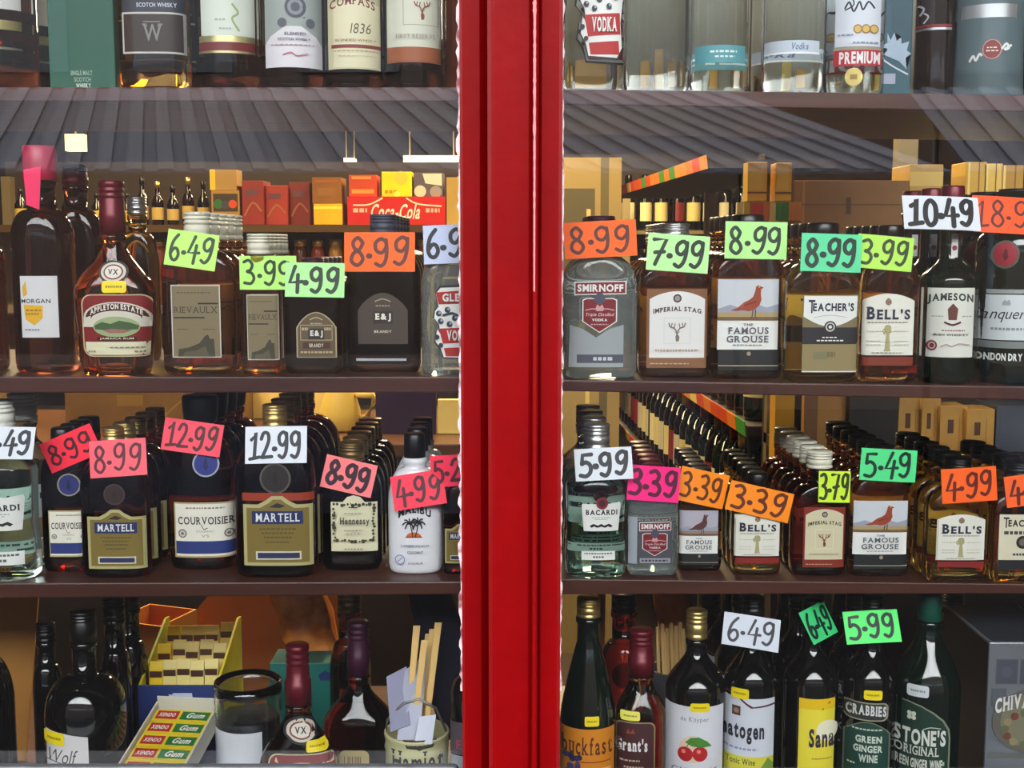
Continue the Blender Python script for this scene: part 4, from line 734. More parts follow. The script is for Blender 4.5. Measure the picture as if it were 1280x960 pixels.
L = Label(b, 409, -20, 476, 86); L.rect(0, 0, 1, 1, (196, 188, 152)); L.arch(.1, .18, .98, .98, (214, 206, 172), .06); L.text('COMPASS', .04, .20, .9, .30, (110, 40, 40), 1, True, .06); L.text('1836', .42, .46, .82, .58, (90, 84, 70), 0, True, 0, .2); L.text('BLENDED WHISKY', .14, .645, .92, .675, (120, 80, 70), 0); L.rect(.06, .71, 1, .75, (128, 48, 40)); L.prose(.1, .78, .96, .79, (160, 140, 110), 12); L.prose(.2, .84, .9, .85, (180, 170, 140), 10); L.build('label'); queue(b, 2, 'whisky bottle with the dated cream label')
b = bottle('whisky_bottle', 'round whisky bottle with a white stag label over a brown band by the pillar', wb, 480, 553, -170, -120, -80, -20, 107, g='brown', nw=28, cw=30, cap='gold', flat=1, p=2, **TW)
L = Label(b, 483, -20, 551, 78); L.rect(0, 0, 1, 1, (204, 204, 186)); L.frame(.3, .04, .96, .52, .012, (150, 146, 136)); stag_head(L, .66, .34, .17, (130, 70, 60)); L.text('FIRST RESERVE', .16, .635, .9, .69, (150, 146, 130), 0, True); L.rect(0, .80, 1, 1, (150, 84, 52)); L.build('label'); queue(b, 2, 'whisky bottle with the brown band')
bottle('whisky_bottle', 'amber bottle squeezed between the stag label bottle and the pillar on the top shelf', wb, 556, 624, -150, -110, -80, -20, 107, g='rum', nw=28, cw=30, cap='black', flat=1, p=2, shelf='L1', Yf=.05)

TE = dict(shelf='R1', Yf=.035)
b = bottle('vodka_bottle', 'square clear vodka bottle with a red and white cartoon-style label by the pillar', wb, 702, 780, -150, -110, -70, -30, 108, g='pure', nw=30, cw=32, cap='silver', flat=.62, p=3.8, **TE); glens(b, 724, -60, 780, 75, "GLEN'S", 'VODKA'); queue(b, 1, 'square vodka bottle by the pillar')
b = bottle('vodka_bottle', 'plain round clear vodka bottle showing no front label', wb, 780, 861, -150, -110, -70, -20, 109, g='pure', nw=30, cw=32, cap='silver', flat=1, p=2, **TE); queue(b, 1, 'plain clear vodka bottle')
b = bottle('vodka_bottle', 'round clear vodka bottle with a low teal label', wb, 862, 934, -150, -110, -70, -20, 112, g='pure', nw=28, cw=30, cap='silver', flat=1, p=2, **TE)
L = Label(b, 869, 56, 931, 78); L.rect(0, 0, 1, 1, (84, 150, 158)); L.prose(.3, .3, .84, .42, (206, 226, 228), 6); L.prose(.4, .6, .8, .7, (206, 226, 228), 4); L.build('label'); queue(b, 1, 'clear bottle with the teal label')
b = bottle('vodka_bottle', 'round clear vodka bottle with a pale silver strip label', wb, 951, 1028, -150, -110, -70, -20, 112, g='pure', nw=28, cw=30, cap='silver', flat=1, p=2, **TE)
L = Label(b, 956, 50, 1024, 67); L.rect(0, 0, 1, 1, (190, 200, 212)); L.rect(0, .86, 1, 1, (236, 236, 240)); L.text('Vodka', .5, .2, .8, .7, (90, 110, 150), 1, False, 0, .3); L.build('label'); queue(b, 1, 'clear bottle with the silver strip')
b = bottle('vodka_bottle', 'clear vodka bottle with gold medals and a red premium band', wb, 1027, 1103, -150, -110, -70, -20, 115, g='pure', nw=28, cw=30, cap='silver', flat=1, p=2, **TE)
L = Label(b, 1046, -40, 1100, 60); L.rect(0, 0, 1, 1, (206, 210, 220)); L.line([(.2, .5), (.3, .42), (.4, .54), (.52, .42), (.6, .52), (.72, .42), (.86, .5)], .04, INK, True); L.line([(.3, .3), (.4, .45), (.2, .52)], .03, INK, True)
for x in (.5, .68, .86): L.disc(x, .76, .1, (150, 110, 50)); L.disc(x, .76, .075, (206, 170, 90))
L.prose(.06, .82, .4, .84, (140, 150, 170), 4); L.prose(.4, .92, .96, .94, (140, 150, 170), 6); L.build('label')
L = Label(b, 1042, 62, 1101, 82); L.rect(0, 0, 1, 1, (176, 26, 36)); L.rect(0, -.22, 1, 0, (150, 140, 120)); L.text('PREMIUM', .12, .12, .98, .88, (228, 220, 220), 2); L.build('band', 'red band with white capitals')
L = Label(b, 1056, 88, 1078, 104); L.disc(.5, .5, .5, foil((196, 176, 110))); L.rect(.3, .3, .7, .7, (150, 120, 60)); L.build('medal', 'gold medal near the base'); queue(b, 1, 'clear bottle with the premium band')
zR1 = SHELF['R1'](.4)
o, cw_, ch_, cdp = carton('vodka_carton', 'teal gift carton printed with a white frost leaf on the top shelf', 1103, 1142, -120, zR1+.002, .055, .07, mat('teal_carton_board', (24, 62, 78), .5, noise=(8, (34, 84, 96), .3, .7)))
zf = lambda py: P(1120, py, .055).z-zR1-.002
L = Flat(o, -cw_/2, zf(88), cw_/2, zf(36), -cdp/2); random.seed(2)
L.poly([(.2, .1), (.3, .28), (.42, .08), (.5, .3), (.64, .2), (.66, .36), (.9, .3), (.84, .52), (.98, .6), (.8, .7), (.86, .98), (.6, .78), (.4, .72), (.1, .62), (.22, .5), (.04, .4), (.2, .34)], (150, 168, 186)); L.line([(.0, .7), (.4, .9), (.9, 1.1)], .05, (190, 196, 206), True); L.build('leaf_print')
L = Flat(o, -cw_/2+.004, zf(105), 0, zf(92), -cdp/2); L.rect(0, 0, 1, 1, (150, 156, 176)); L.build('patch_print')
b = bottle('liqueur_bottle', 'dark bottle with thin red and silver rings beside the frosted bottle', wb, 1142, 1192, -150, -110, -70, -20, 118, g='black', nw=24, cw=26, cap='black', flat=1, p=2, shelf='R1', Yf=.06)
band(b, 1143, -40, 1168, 30, (26, 24, 30), name='label'); L = Label(b, 1146, 2, 1164, 28, .0009); L.line([(.2, .1), (.5, .3), (.3, .6)], .12, (180, 180, 190), True); L.line([(.5, .5), (.8, .7), (.5, 1)], .1, (180, 180, 190), True); L.build('script'); band(b, 1144, 30, 1190, 33, (130, 26, 36), .0009, 'red_ring', 'red ring'); band(b, 1144, 34, 1190, 37, foil((190, 190, 200)), .0009, 'silver_ring', 'silver ring')
b = bottle('liqueur_bottle', 'wide frosted grey bottle with a silver collar and a red oval emblem', wb, 1186, 1275, -170, -120, -60, -20, 121, g=mat('frosted_grey_glass', (92, 112, 118), .3, trans=.25, coat=.3), nw=40, cw=44, cap='silver', flat=1, p=2, body=[(0, .97), (.04, 1), (.4, .965), (.7, .955)], **TE)
band(b, 1190, 4, 1271, 21, foil((206, 210, 214)), name='silver_collar', label='silver collar'); L = Label(b, 1212, 44, 1266, 78); L.disc(.52, .5, .22, (206, 150, 140)); L.disc(.52, .5, .2, (128, 40, 36)); L.prose(.4, .42, .64, .46, WH, 3); L.prose(.38, .54, .66, .58, WH, 3); L.line([(.02, .94), (.1, .72), (.16, .9), (.24, .66), (.3, .74)], .05, WH, True); L.line([(.74, .5), (.84, .3), (.9, .46), (.8, .52), (.96, .34)], .05, WH, True); L.build('emblem'); queue(b, 1, 'frosted grey bottle')
bottle('liqueur_bottle', 'black bottle cut off by the east edge of the pane on the top shelf', wb, 1277, 1350, -150, -110, -60, -20, 120, g='black', nw=30, cw=32, cap='black', flat=1, p=2, **TE)

random.seed(31)
for k in range(15):  # gold boxes added so the clear bottles refract golden glints
    A = P(716+k*27, 60, .28); h_ = .05+.03*random.random(); za = SHELF['R1'](A.x)+.001; m = MB(); o = empty('glint_box', (A.x, .285, za), 'small gold-coloured box behind the clear vodka bottles on the top shelf', 'box', 'gold boxes behind the clear vodka bottles')
    m.box((-.0095, -.012, 0), (.0095, .012, h_), foil(random.choice([(226, 190, 90), (200, 150, 60), (160, 120, 50), (214, 206, 180)]))); m.build('box_body', o, bevel=.001); m = MB(); m.box((-.0097, -.0124, h_*.3), (.0097, .0122, h_*.6), paint((120, 60, 30))); m.build('paper_band', o)
A = P(712, 60, .30); C = P(1290, 60, .30); m = MB(); za = SHELF['R1'](A.x)+.008; m.box((A.x, .335, za), (C.x, .343, 1.98), mat('added_pale_board', (138, 134, 120), .6, noise=(5, (112, 102, 78), .35, .65))); tag(m.build('added_back_board'), 'pale grey board standing at the back of the top shelf behind the clear vodka bottles', 'board')  # board added to lighten what shows through the clear bottles
# ------------------------------------------------------------------ bottom row, west pane
b = bottle('wine_bottle', 'black bottle cut off by the west edge of the pane on the bottom deck', wb, -60, 25, 756, 780, 820, 890, 1075, 'D', 'black', 30, 32, 'black', 1, 2, Yf=.09)
b = bottle('port_bottle', 'black port bottle with a white script label and a yellow sticker', wb, 40, 142, 762, 800, 842, 902, None, 'D', 'black', 30, 34, 'black', 1, 2, Yf=.045, capstyle='long')
L = Label(b, 43, 914, 113, 1000); L.poly([(0, 0), (.12, .02), (.5, .04), (1, .10), (1, 1), (0, 1)], (212, 208, 208)); L.text('Wolf', .26, .28, .8, .48, (60, 58, 60), 0, False, 0, .4); L.line([(.1, .5), (.3, .46), (.6, .5)], .02, (90, 88, 90), True); L.build('label'); sticker(b, 55, 917, 80, 933)
for x0, x1, t, lab, yy, x in ((112, 150, 742, 'black bottle with a narrow grey side label behind the port bottle', (888, 938), 133), (128, 172, 730, 'black bottle with a narrow grey side label beside the blue display box', (866, 912), 151)):
    bb = bottle('wine_bottle', lab, wb, x0, x1, t, t+30, t+70, t+112, None, 'D', 'black', 26, 28, 'black', 1, 2, Yf=.15 if x == 133 else .21)
    band(bb, x-4, yy[0], x+4, yy[1], (170, 166, 158), name='side_label', label='narrow grey label strip')
bottle('wine_bottle', 'black bottle leaning against the kraft sheet at the pane edge', wb, 24, 62, 778, 800, 830, 868, None, 'D', 'black', 22, 24, 'black', 1, 2, Yf=.17)
KRAFT = mat('kraft_cardboard', (176, 118, 48), .8, noise=(6, (196, 138, 62), .3, .7))
def slab(name, label, cat, quad, Y0, Y1, th, col, group=None):
    """a board: four pixel corners (top-left, top-right, bottom-right, bottom-left), its top at depth Y1 and its foot at Y0"""
    pts = [P(*quad[0], Y1), P(*quad[1], Y1), P(*quad[2], Y0), P(*quad[3], Y0)]
    for q in (2, 3):
        if pts[q].z < ZD: pts[q].z = ZD+.0005
    n = (pts[1]-pts[0]).cross(pts[3]-pts[0]).normalized()*th
    if n.y < 0: n = -n
    m = MB(); m.hexa([pts[3], pts[2], pts[2]+n, pts[3]+n, pts[0], pts[1], pts[1]+n, pts[0]+n], col); return tag(m.build(name), label, cat, group)
slab('cardboard_sheet', 'kraft cardboard sheet standing at the west edge of the pane', 'cardboard', [(-60, 690), (52, 690), (36, 1030), (-60, 1030)], .32, .34, .004, KRAFT)
slab('hardboard_sheet', 'brown hardboard sheet slanting behind the blue display box', 'board', [(268, 735), (440, 735), (440, 1000), (150, 1000)], .52, .56, .005, mat('brown_hardboard', (176, 108, 34), .7, noise=(5, (194, 124, 44), .3, .7)))
# open kraft box
def open_box(name, label, px0, px1, pyt, pyb, Y, depth, col, inner, yaw=0, z0=None):
    A, C = P(px0, pyt, Y), P(px1, pyb, Y); wd, zt = C.x-A.x, A.z; zb = C.z if z0 is None else z0; h = zt-zb; t = .003
    o = empty(name, ((A.x+C.x)/2, Y+depth/2, zb), label, 'box'); o.rotation_euler.z = yaw; hw, hd = wd/2, depth/2
    m = MB()
    for a, c in (((-hw, -hd, 0), (hw, -hd+t, h)), ((-hw, hd-t, 0), (hw, hd, h)), ((-hw, -hd+t, 0), (-hw+t, hd-t, h)), ((hw-t, -hd+t, 0), (hw, hd-t, h)), ((-hw+t, -hd+t, 0), (hw-t, hd-t, t))): m.box(a, c, col)
    m.build('box_walls', o); return o, wd, h, depth
o, wd, h, dp = open_box('cardboard_box', 'open orange kraft box behind the black bottles', 146, 194, 780, 0, .39, .09, mat('orange_kraft', (206, 132, 40), .75), None, -.35, ZD)
# blue and yellow counter display box filled with sachets
Yb = .20; A = P(172, 857, Yb); C = P(272, 857, Yb); D_ = P(240, 787, Yb+.16); wd = C.x-A.x; zf_ = A.z-ZD; zb_ = D_.z-ZD+.012; dpt = .15
o = empty('display_box', ((A.x+C.x)/2, Yb+dpt/2, ZD), 'navy counter display box with yellow-green wings holding rows of sachets', 'display box')
BL = mat('navy_card', (30, 48, 104), .5); YG = mat('lime_card', (150, 160, 30), .5, noise=(14, (206, 190, 30), .4, .6))
m = MB(); m.box((-wd/2, -dpt/2, 0), (wd/2, -dpt/2+.003, zf_), BL); m.build('front_panel', o)
m = MB(); m.box((-wd/2, dpt/2-.003, 0), (wd/2, dpt/2, zb_-.01), BL); m.build('back_panel', o)
for s in (-1, 1):
    m = MB(); x = s*wd/2; t = .003*s
    prof = [(-dpt/2, 0), (dpt/2-.004, 0), (dpt/2-.004, zb_+.012), (dpt/2-.02, zb_+.014), (-dpt/2+.004, zf_)]
    vs = [(x-t, y, z) for y, z in prof]+[(x, y, z) for y, z in prof]; m.add(vs, [tuple(range(5)), tuple(range(9, 4, -1))]+[(k, (k+1) % 5, 5+(k+1) % 5, 5+k) for k in range(5)], YG); m.build('side_wing', o, None)['label'] = 'yellow-green side wing'
L = Flat(o, -.012, zf_-.024, .020, zf_-.010, -dpt/2); L.poly([(0, .1), (.14, .16), (.18, 0), (.95, 0), (1, .9), (.06, 1)], (176, 186, 206)); L.build('torn_patch', 'torn white patch')
r0 = o
for k in range(3):
    y = Yb+.035+k*.042; z = ZD+zf_+(zb_-zf_)*(k*.30-.01); sx = .0; hw = wd/2-.006
    for q in range(5):
        x = (A.x+C.x)/2-hw+(q+.5)*2*hw/5; so = empty('sachet', (x, y, z-.05), 'cream and brown sachet standing in the navy display box', 'sachet', 'sachets in the navy display box')
        so.rotation_euler.x = .12*random.uniform(-1, .4); so.location.z += random.uniform(-.003, .003)
        m = MB(); w2 = hw/5-.0004
        for a in range(2):
            yy = -.007 if a else 0
        pr = [(-.0005, 0), (-.006, .012), (-.007, .035), (-.004, .062), (-.0006, .072), (.0006, .072), (.004, .062), (.007, .035), (.006, .012), (.0005, 0)]
        vs = [(s*w2, yy, zz) for s in (-1, 1) for yy, zz in pr]; n = 10
        m.add(vs, [tuple(range(n)), tuple(range(2*n-1, n-1, -1))]+[(i, n+i, n+(i+1) % n, (i+1) % n) for i in range(n)], paint((220, 200, 120) if q else (226, 190, 30), .4), False)
        m.box((-w2*.9, -.0066, .052), (w2*.9, -.0050, .060), paint((70, 40, 30), .4)); m.build('pouch', so)
# white tray with rows of chewing gum packets
Yt = .045; a0 = P(150, 962, Yt); a1 = P(232, 962, Yt); zt0 = a0.z; back = P(205, 884, Yt+.10); zt1 = back.z-.008
wd = .082; cxm = (P(205, 920, Yt+.05)).x; ln = .135
o = empty('gum_tray', (cxm+.004, Yt+.055, ZD), 'sloping white tray of red and green chewing gum packets at the front', 'tray'); ang = atan2(zt1-zt0, .105); o.rotation_euler.z = -.12
m = MB(); zc = (zt0+zt1)/2-ZD
def rot(y, z): return (y*cos(ang)-z*sin(ang), zc+y*sin(ang)+z*cos(ang))
def tbox(mb, x0, x1, y0, y1, z0, z1, c):
    v = []
    for z in (z0, z1):
        for x, y in ((x0, y0), (x1, y0), (x1, y1), (x0, y1)): yy, zz = rot(y, z); v.append((x, yy, zz))
    mb.hexa(v, c)
CW = mat('white_card', (206, 204, 190), .6)
hl = ln/2; hw = wd/2
tbox(m, -hw, hw, -hl, hl, -.022, -.020, CW); tbox(m, -hw, -hw+.002, -hl, hl, -.020, .004, CW); tbox(m, hw-.002, hw, -hl, hl, -.020, .004, CW); tbox(m, -hw+.002, hw-.002, -hl, -hl+.002, -.02, .0, CW); tbox(m, -hw+.002, hw-.002, hl-.002, hl, -.02, .012, CW); m.build('tray_walls', o)
m = MB(); tbox(m, -.004, -.001, hl+.0003, hl+.0012, .0, .011, paint((60, 60, 60))); 
m = MB(); pr = [(-.035, 0), (.035, 0), (.035, zc-.05), (-.035, zc-.05)]; m.box((-.036, -.02, 0), (.036, .05, max(.02, zc-.06)), mat('teal_stand_card', (20, 110, 96), .5)); m.build('stand', o)
tray = o
for k in range(5):
    y0 = -hl+.006+k*.0245
    g_ = empty('gum_packet', tray.matrix_basis @ Vector((0, 0, 0)) if False else tray.location.copy(), '%s chewing gum packet from the front of the sloping tray' % ORD[k], 'gum packet', 'gum packets in the sloping tray'); g_.rotation_euler = tray.rotation_euler
    m = MB(); tbox(m, -hw+.0035, hw-.0035, y0, y0+.022, -.0195, -.002, paint((222, 196, 40), .35)); tbox(m, -hw+.007, -.006, y0+.004, y0+.019, -.0021, -.0012, paint((176, 26, 30), .35)); tbox(m, -.002, hw-.007, y0+.004, y0+.019, -.0021, -.0012, paint((22, 110, 50), .35)); m.build('packet', g_)
    m = MB()
    def ttext(t, x0, x1, ya, yb, bold, sh):
        v, f = text_mesh(t, bold, False, sh); A_ = min(p[0] for p in v); B_ = max(p[0] for p in v); hi = max(p[1] for p in v); vs = []
        for x, y in v: yy, zz = rot(y0+ya+(yb-ya)*y/hi, -.0008); vs.append((x0+(x1-x0)*(x-A_)/(B_-A_), yy, zz))
        m.add(vs, f, paint((230, 226, 220), .5))
    ttext('XENDO', -hw+.010, -.009, .0075, .0145, 2, .15); ttext('Gum', .006, hw-.012, .0065, .0165, 2, .35); m.build('lettering', g_)
# clear jar with a white label
b = bottle('glass_jar', 'clear storage jar with a dark filling and a white label', 'jar', 268, 354, 838, 846, 850, 862, None, 'D', 'clear', 84, 1, 'black', 1, 2, Yf=.065) if False else None
jx = P(311, 900, .155); ja = (P(353, 900, .155).x-P(269, 900, .155).x)/2; zt = P(311, 850, .155).z-ZD; jz = lambda py: P(311, py, .155-ja).z-ZD
o = empty('storage_jar', (jx.x, .155, ZD), 'clear storage jar with a dark filling and a white paper label', 'jar')
m = MB(); m.lathe([(ja*.9, 0), (ja*.97, .004), (ja*.97, zt*.78), (ja, zt*.80), (ja*.96, zt*.83), (ja, zt*.86), (ja*.96, zt*.89), (ja, zt*.92), (ja*.98, zt), (ja*.92, zt), (ja*.9, zt*.9), (ja*.9, .006)], G['pure'], cap=False, n=40); m.add([(ja*.9*cos(2*pi*k/40), ja*.9*sin(2*pi*k/40), 0) for k in range(40)], [tuple(range(40))[::-1]], G['pure']); m.build('glass_body', o)
m = MB(); m.lathe([(ja*.87, .007), (ja*.88, zt*.74), (ja*.80, zt*.76)], mat('dark_liquorice', (34, 34, 46), .5, noise=(60, (50, 50, 64), .4, .6)), n=30); m.build('filling', o)
m = MB(); zl0, zl1 = jz(1010), jz(918); vs = [(ja*.975*1.003*sin(t), -ja*.975*1.003*cos(t), z) for z in (zl0, zl1) for t in [-1.3+1.9*k/16 for k in range(17)]]; m.add(vs, [(k, k+1, 18+k, 17+k) for k in range(16)], paint((206, 208, 216))); m.build('label', o)
# maroon-capped pear bottle at the front and its neighbour
b = bottle('rum_bottle', 'pear-shaped rum bottle with a maroon cap and round seal on the bottom deck', wb, 324, 428, 805, 878, 884, 960, 1062, 'D', 'rum', 30, 30, 'maroon', .58, 3.0, Yf=.05, body=[(0, .74), (.02, .80), (.12, .86), (.4, .90), (.8, .99)], curve='s', capstyle='long'); appleton(b, 334, 944, 420, 1024, 376, 917, 22); sticker(b, 382, 929, 408, 942)
b = bottle('liqueur_bottle', 'red-brown liqueur bottle with a plum capsule behind the pear-shaped rum bottle', wb, 394, 490, 776, 842, 852, 908, None, 'D', 'red', 26, 28, 'plum', .7, 2.8, Yf=.12, curve='s', capstyle='long')
L = Label(b, 424, 938, 462, 990); L.round(0, 0, 1, 1, (170, 150, 96), .2); random.seed(6)
x = .16
while x < .8: L.rect(x, .14, x+.03, .8, (90, 60, 40)); x += random.choice((.06, .09, .12))
L.build('back_label', 'beige label of vertical bars')
bottle('liqueur_bottle', 'dark liqueur bottle with a dull gold cap behind the plum-capsuled one', wb, 404, 460, 734, 764, 800, 850, None, 'D', 'brown', 28, 30, 'bronze', .8, 2.6, Yf=.24)
o, cw_, ch_, cdp = carton('teal_carton', 'teal carton lying behind the jar and the maroon cap', 318, 412, 829, ZD, .26, .06, mat('teal_board', (14, 96, 88), .5), 'carton')
zq = ch_-.012; m = MB(); m.add([(cw_/2-.028, -cdp/2-.0006, zq-.012), (cw_/2-.014, -cdp/2-.0006, zq-.012), (cw_/2-.010, -cdp/2-.0006, zq-.004), (cw_/2-.021, -cdp/2-.0006, zq+.002), (cw_/2-.030, -cdp/2-.0006, zq-.004)], [(0, 1, 2, 3, 4)], paint((20, 40, 90))); m.build('print', o)
# orange crumpled bag
def cloth(name, label, cat, pts, col, Y, depth, seed, kind=None):
    random.seed(seed); q = [P(x, y, Y) for x, y in pts]; c = sum(q, Vector())/len(q); bm = bmesh.new()
    vs = [bm.verts.new(p-c) for p in q]; f = bm.faces.new(vs); r = bmesh.ops.extrude_face_region(bm, geom=[f]); 
    for v in [e for e in r['geom'] if isinstance(e, bmesh.types.BMVert)]: v.co += Vector((0, depth, 0))
    bmesh.ops.recalc_face_normals(bm, faces=bm.faces[:]); bmesh.ops.triangulate(bm, faces=bm.faces[:]); bmesh.ops.subdivide_edges(bm, edges=bm.edges[:], cuts=4, use_grid_fill=True)
    from mathutils import noise
    for v in bm.verts:
        nv = noise.noise_vector(v.co*38+Vector((seed, 0, 0)))*.007+noise.noise_vector(v.co*Vector((90, 20, 14)))*.005; v.co += Vector((nv.x*.5, nv.y*1.6, nv.z*.5))
    me = bpy.data.meshes.new(name); bm.to_mesh(me); bm.free(); me.materials.append(col)
    for p in me.polygons: p.use_smooth = True
    o = bpy.data.objects.new(name, me); COL.objects.link(o); o.location = c; return tag(o, label, cat)
cloth('carrier_bag', 'crumpled orange carrier bag hanging behind the maroon cap', 'bag', [(334, 735), (396, 735), (412, 770), (424, 832), (405, 850), (376, 838), (356, 800)], mat('orange_bag_film', (206, 104, 20), .35, noise=(24, (236, 150, 60), .42, .6)), .31, .03, 3)
cloth('jacket', 'dark navy jacket draped behind the cream tin by the pillar', 'jacket', [(512, 740), (560, 742), (582, 800), (588, 900), (560, 930), (548, 905), (530, 840)], mat('navy_cloth', (30, 30, 52), .85), .19, .04, 5)
# cream tin of sticks, pens and papers
tx = P(521, 920, .10); ta = (P(561, 920, .10).x-P(481, 920, .10).x)/2; th = P(521, 912, .10).z-ZD
o = empty('cream_tin', (tx.x, .10, ZD), 'round cream tin lettered in black holding papers and wooden sticks', 'tin')
m = MB(); TIN = mat('cream_enamel', (200, 196, 150), .4); m.lathe([(ta*.97, 0), (ta, .003), (ta*.985, .008), (ta*.985, th*.84), (ta*1.01, th*.86), (ta*.985, th*.885), (ta*.985, th*.96), (ta*1.02, th*.98), (ta*1.0, th), (ta*.95, th), (ta*.95, .004), (0.001, .004)], TIN, cap=False, n=40); m.build('tin_body', o)
m = MB(); bt = [(-ta*.98, 0, th*.93), (-ta*.9, -.004, th+.014), (-ta*.4, -.008, th+.036), (ta*.1, -.008, th+.042), (ta*.6, -.006, th+.030), (ta*.98, 0, th*.95)]; m.tube(bt, .0016, mat('tin_wire', (150, 152, 146), .35, .7)); m.build('handle', o)
class Tin(Label):
    def __init__(s, root, x0, y0, x1, y1, R, cx, cy):
        A = P(x0, y0, cy-R); C = P(x1, y1, cy-R); s.root = root; s.u0, s.u1, s.z1, s.z0 = A.x-cx, C.x-cx, A.z-ZD, C.z-ZD; s.w = s.u1-s.u0; s.h = s.z1-s.z0; s.asp = s.h/s.w; s.mb = MB(); s.k = 0; s.lift = .0003
        class b: a = R
        s.B = b; s.R = R
    def surf(s, u, z, off): R = s.R+off; u = max(-.99*R, min(.99*R, u)); return (u, -sqrt(R*R-u*u), z)
    build = Flat.build
L = Tin(o, 488, 937, 556, 968, ta*.99, tx.x, .10); L.text('Hamlet', 0, .1, .96, 1, (30, 30, 28), 1, True); L.build('lettering', 'black lettering')
L = Tin(o, 503, 926, 546, 939, ta*.99, tx.x, .10); L.poly([(0, 0), (1, 0), (.88, .8), (.6, .86), (.5, 1), (.4, .86), (.12, .8)], (60, 60, 50)); L.prose(.12, .24, .88, .52, (170, 170, 140), 6); L.build('emblem')
ST = mat('pale_stick_wood', (226, 186, 116), .6)
for k, (xb, xt, yt, yy) in enumerate(((508, 521, 782, .10), (515, 531, 800, .085), (525, 541, 786, .11), (530, 548, 778, .095), (520, 536, 792, .118))):
    a = P(xb, 930, yy); c = P(xt, yt, yy+.02); d = (c-a); m = MB(); n_w = .0034
    m.hexa([a+Vector(v) for v in ((-n_w, -.0008, 0), (n_w, -.0008, 0), (n_w, .0008, 0), (-n_w, .0008, 0))]+[c+Vector(v) for v in ((-n_w*1.3, -.0008, 0), (n_w*1.3, -.0008, 0), (n_w*1.3, .0008, 0), (-n_w*1.3, .0008, 0))], ST)
    tag(m.build('wooden_stick', bevel=.0008), 'pale flat wooden stick standing in the cream tin', 'stick', 'wooden sticks in the cream tin')
for q, y0, y1, c, lb in (([(483, 846), (508, 833), (512, 906), (488, 915)], .075, .13, (150, 150, 176), 'pale lilac folded paper standing in the cream tin'), ([(506, 838), (534, 816), (524, 925), (496, 925)], .07, .125, (178, 180, 200), 'white crumpled plastic sleeve around the sticks in the tin'), ([(524, 896), (545, 893), (540, 930), (518, 930)], .062, .072, (206, 210, 226), 'small white striped card inside the rim of the tin')):
    slab('paper_sheet', lb, 'paper', q, y0, y1, .0008, mat('paper_%d' % c[0], c, .6))
b = bottle('liqueur_bottle', 'dark bottle with a lilac and grey label beside the cream tin and the pillar', wb, 560, 622, 790, 815, 840, 872, None, 'D', 'black', 24, 26, 'slate', .8, 2.6, Yf=.07)
L = Label(b, 561, 904, 592, 965); L.rect(0, 0, 1, .66, (96, 84, 96)); L.text('E', .3, .36, .5, .55, (190, 80, 100), 1); L.rect(0, .68, 1, 1, (170, 176, 186)); L.build('label')

# ------------------------------------------------------------------ bottom row, east pane
b = bottle('wine_bottle', 'slim dark wine bottle with a gold cap and an orange label by the pillar', wb, 699, 768, 746, 770, 800, 902, 1075, 'D', 'deepgreen', 29, 30, 'gold', 1, 2, Yf=.045, curve='slope')
L = Label(b, 700, 912, 767, 1010); L.rect(0, 0, 1, 1, (214, 132, 26)); L.text('buckfast', .04, .10, .96, .33, (90, 40, 20), 1, True); L.rect(.3, .41, .94, .425, (150, 60, 20)); L.rect(.42, .5, .94, .56, (230, 180, 120)); random.seed(8)
for k in range(16): L.disc(.2+random.uniform(-.16, .16), .47+random.uniform(-.13, .16), .055, random.choice([(50, 50, 100), (70, 66, 120), (36, 36, 76)]))
L.build('label'); sticker(b, 731, 896, 749, 908)
b = bottle('whisky_bottle', 'three-sided whisky bottle with a dark red cap and a maroon label', wb, 766, 832, 786, 842, 846, 896, 1062, 'D', 'gold', 30, 31, 'maroon', .9, 2.6, Yf=.06, curve='s', capstyle='long')
L = Label(b, 771, 903, 818, 1005); L.round(0, 0, 1, 1, (150, 130, 90), .16); L.round(.03, .015, .97, .985, (66, 28, 30), .15); L.text("Grant's", .0, .2, .8, .36, WH, 2, True); L.poly([(.24, .14), (.3, .08), (.36, .13), (.42, .08), (.48, .14)], (140, 60, 50)); L.prose(.1, .46, .6, .48, (190, 170, 150), 6); L.prose(.2, .54, .7, .56, (190, 170, 150), 6); L.build('label'); sticker(b, 776, 890, 800, 901, (230, 222, 90))
b = bottle('liqueur_bottle', 'cherry liqueur bottle with a gold cap and red cherries on a white label', wb, 829, 903, 762, 797, 812, 866, 1062, 'D', 'black', 25, 27, 'gold', 1, 2, Yf=.05, curve='hock')
L = Label(b, 830, 884, 902, 990); L.rect(0, 0, 1, 1, (214, 214, 222)); L.text('de Kuyper', .28, .12, .76, .19, (110, 110, 130), 0, True)
L.disc(.5, .50, .24, (222, 196, 176)); L.disc(.37, .56, .13, (170, 22, 26)); L.disc(.62, .55, .13, (176, 24, 28)); L.disc(.34, .53, .035, (230, 130, 120)); L.disc(.60, .52, .035, (230, 130, 120)); L.poly([(.36, .42), (.46, .36), (.6, .35), (.74, .4), (.82, .46), (.66, .47), (.48, .46)], (66, 130, 40)); L.line([(.37, .5), (.44, .42), (.5, .40), (.6, .48)], .015, (80, 90, 40), True); L.text('CHERRY', .14, .72, .92, .80, (110, 110, 140), 0, True); L.build('label'); sticker(b, 863, 879, 887, 890)
b = bottle('wine_bottle', 'tonic wine bottle with a white label under the white 6.49 card', wb, 901, 968, 745, 772, 806, 856, 1062, 'D', 'black', 26, 28, 'black', 1, 2, Yf=.05, curve='hock')
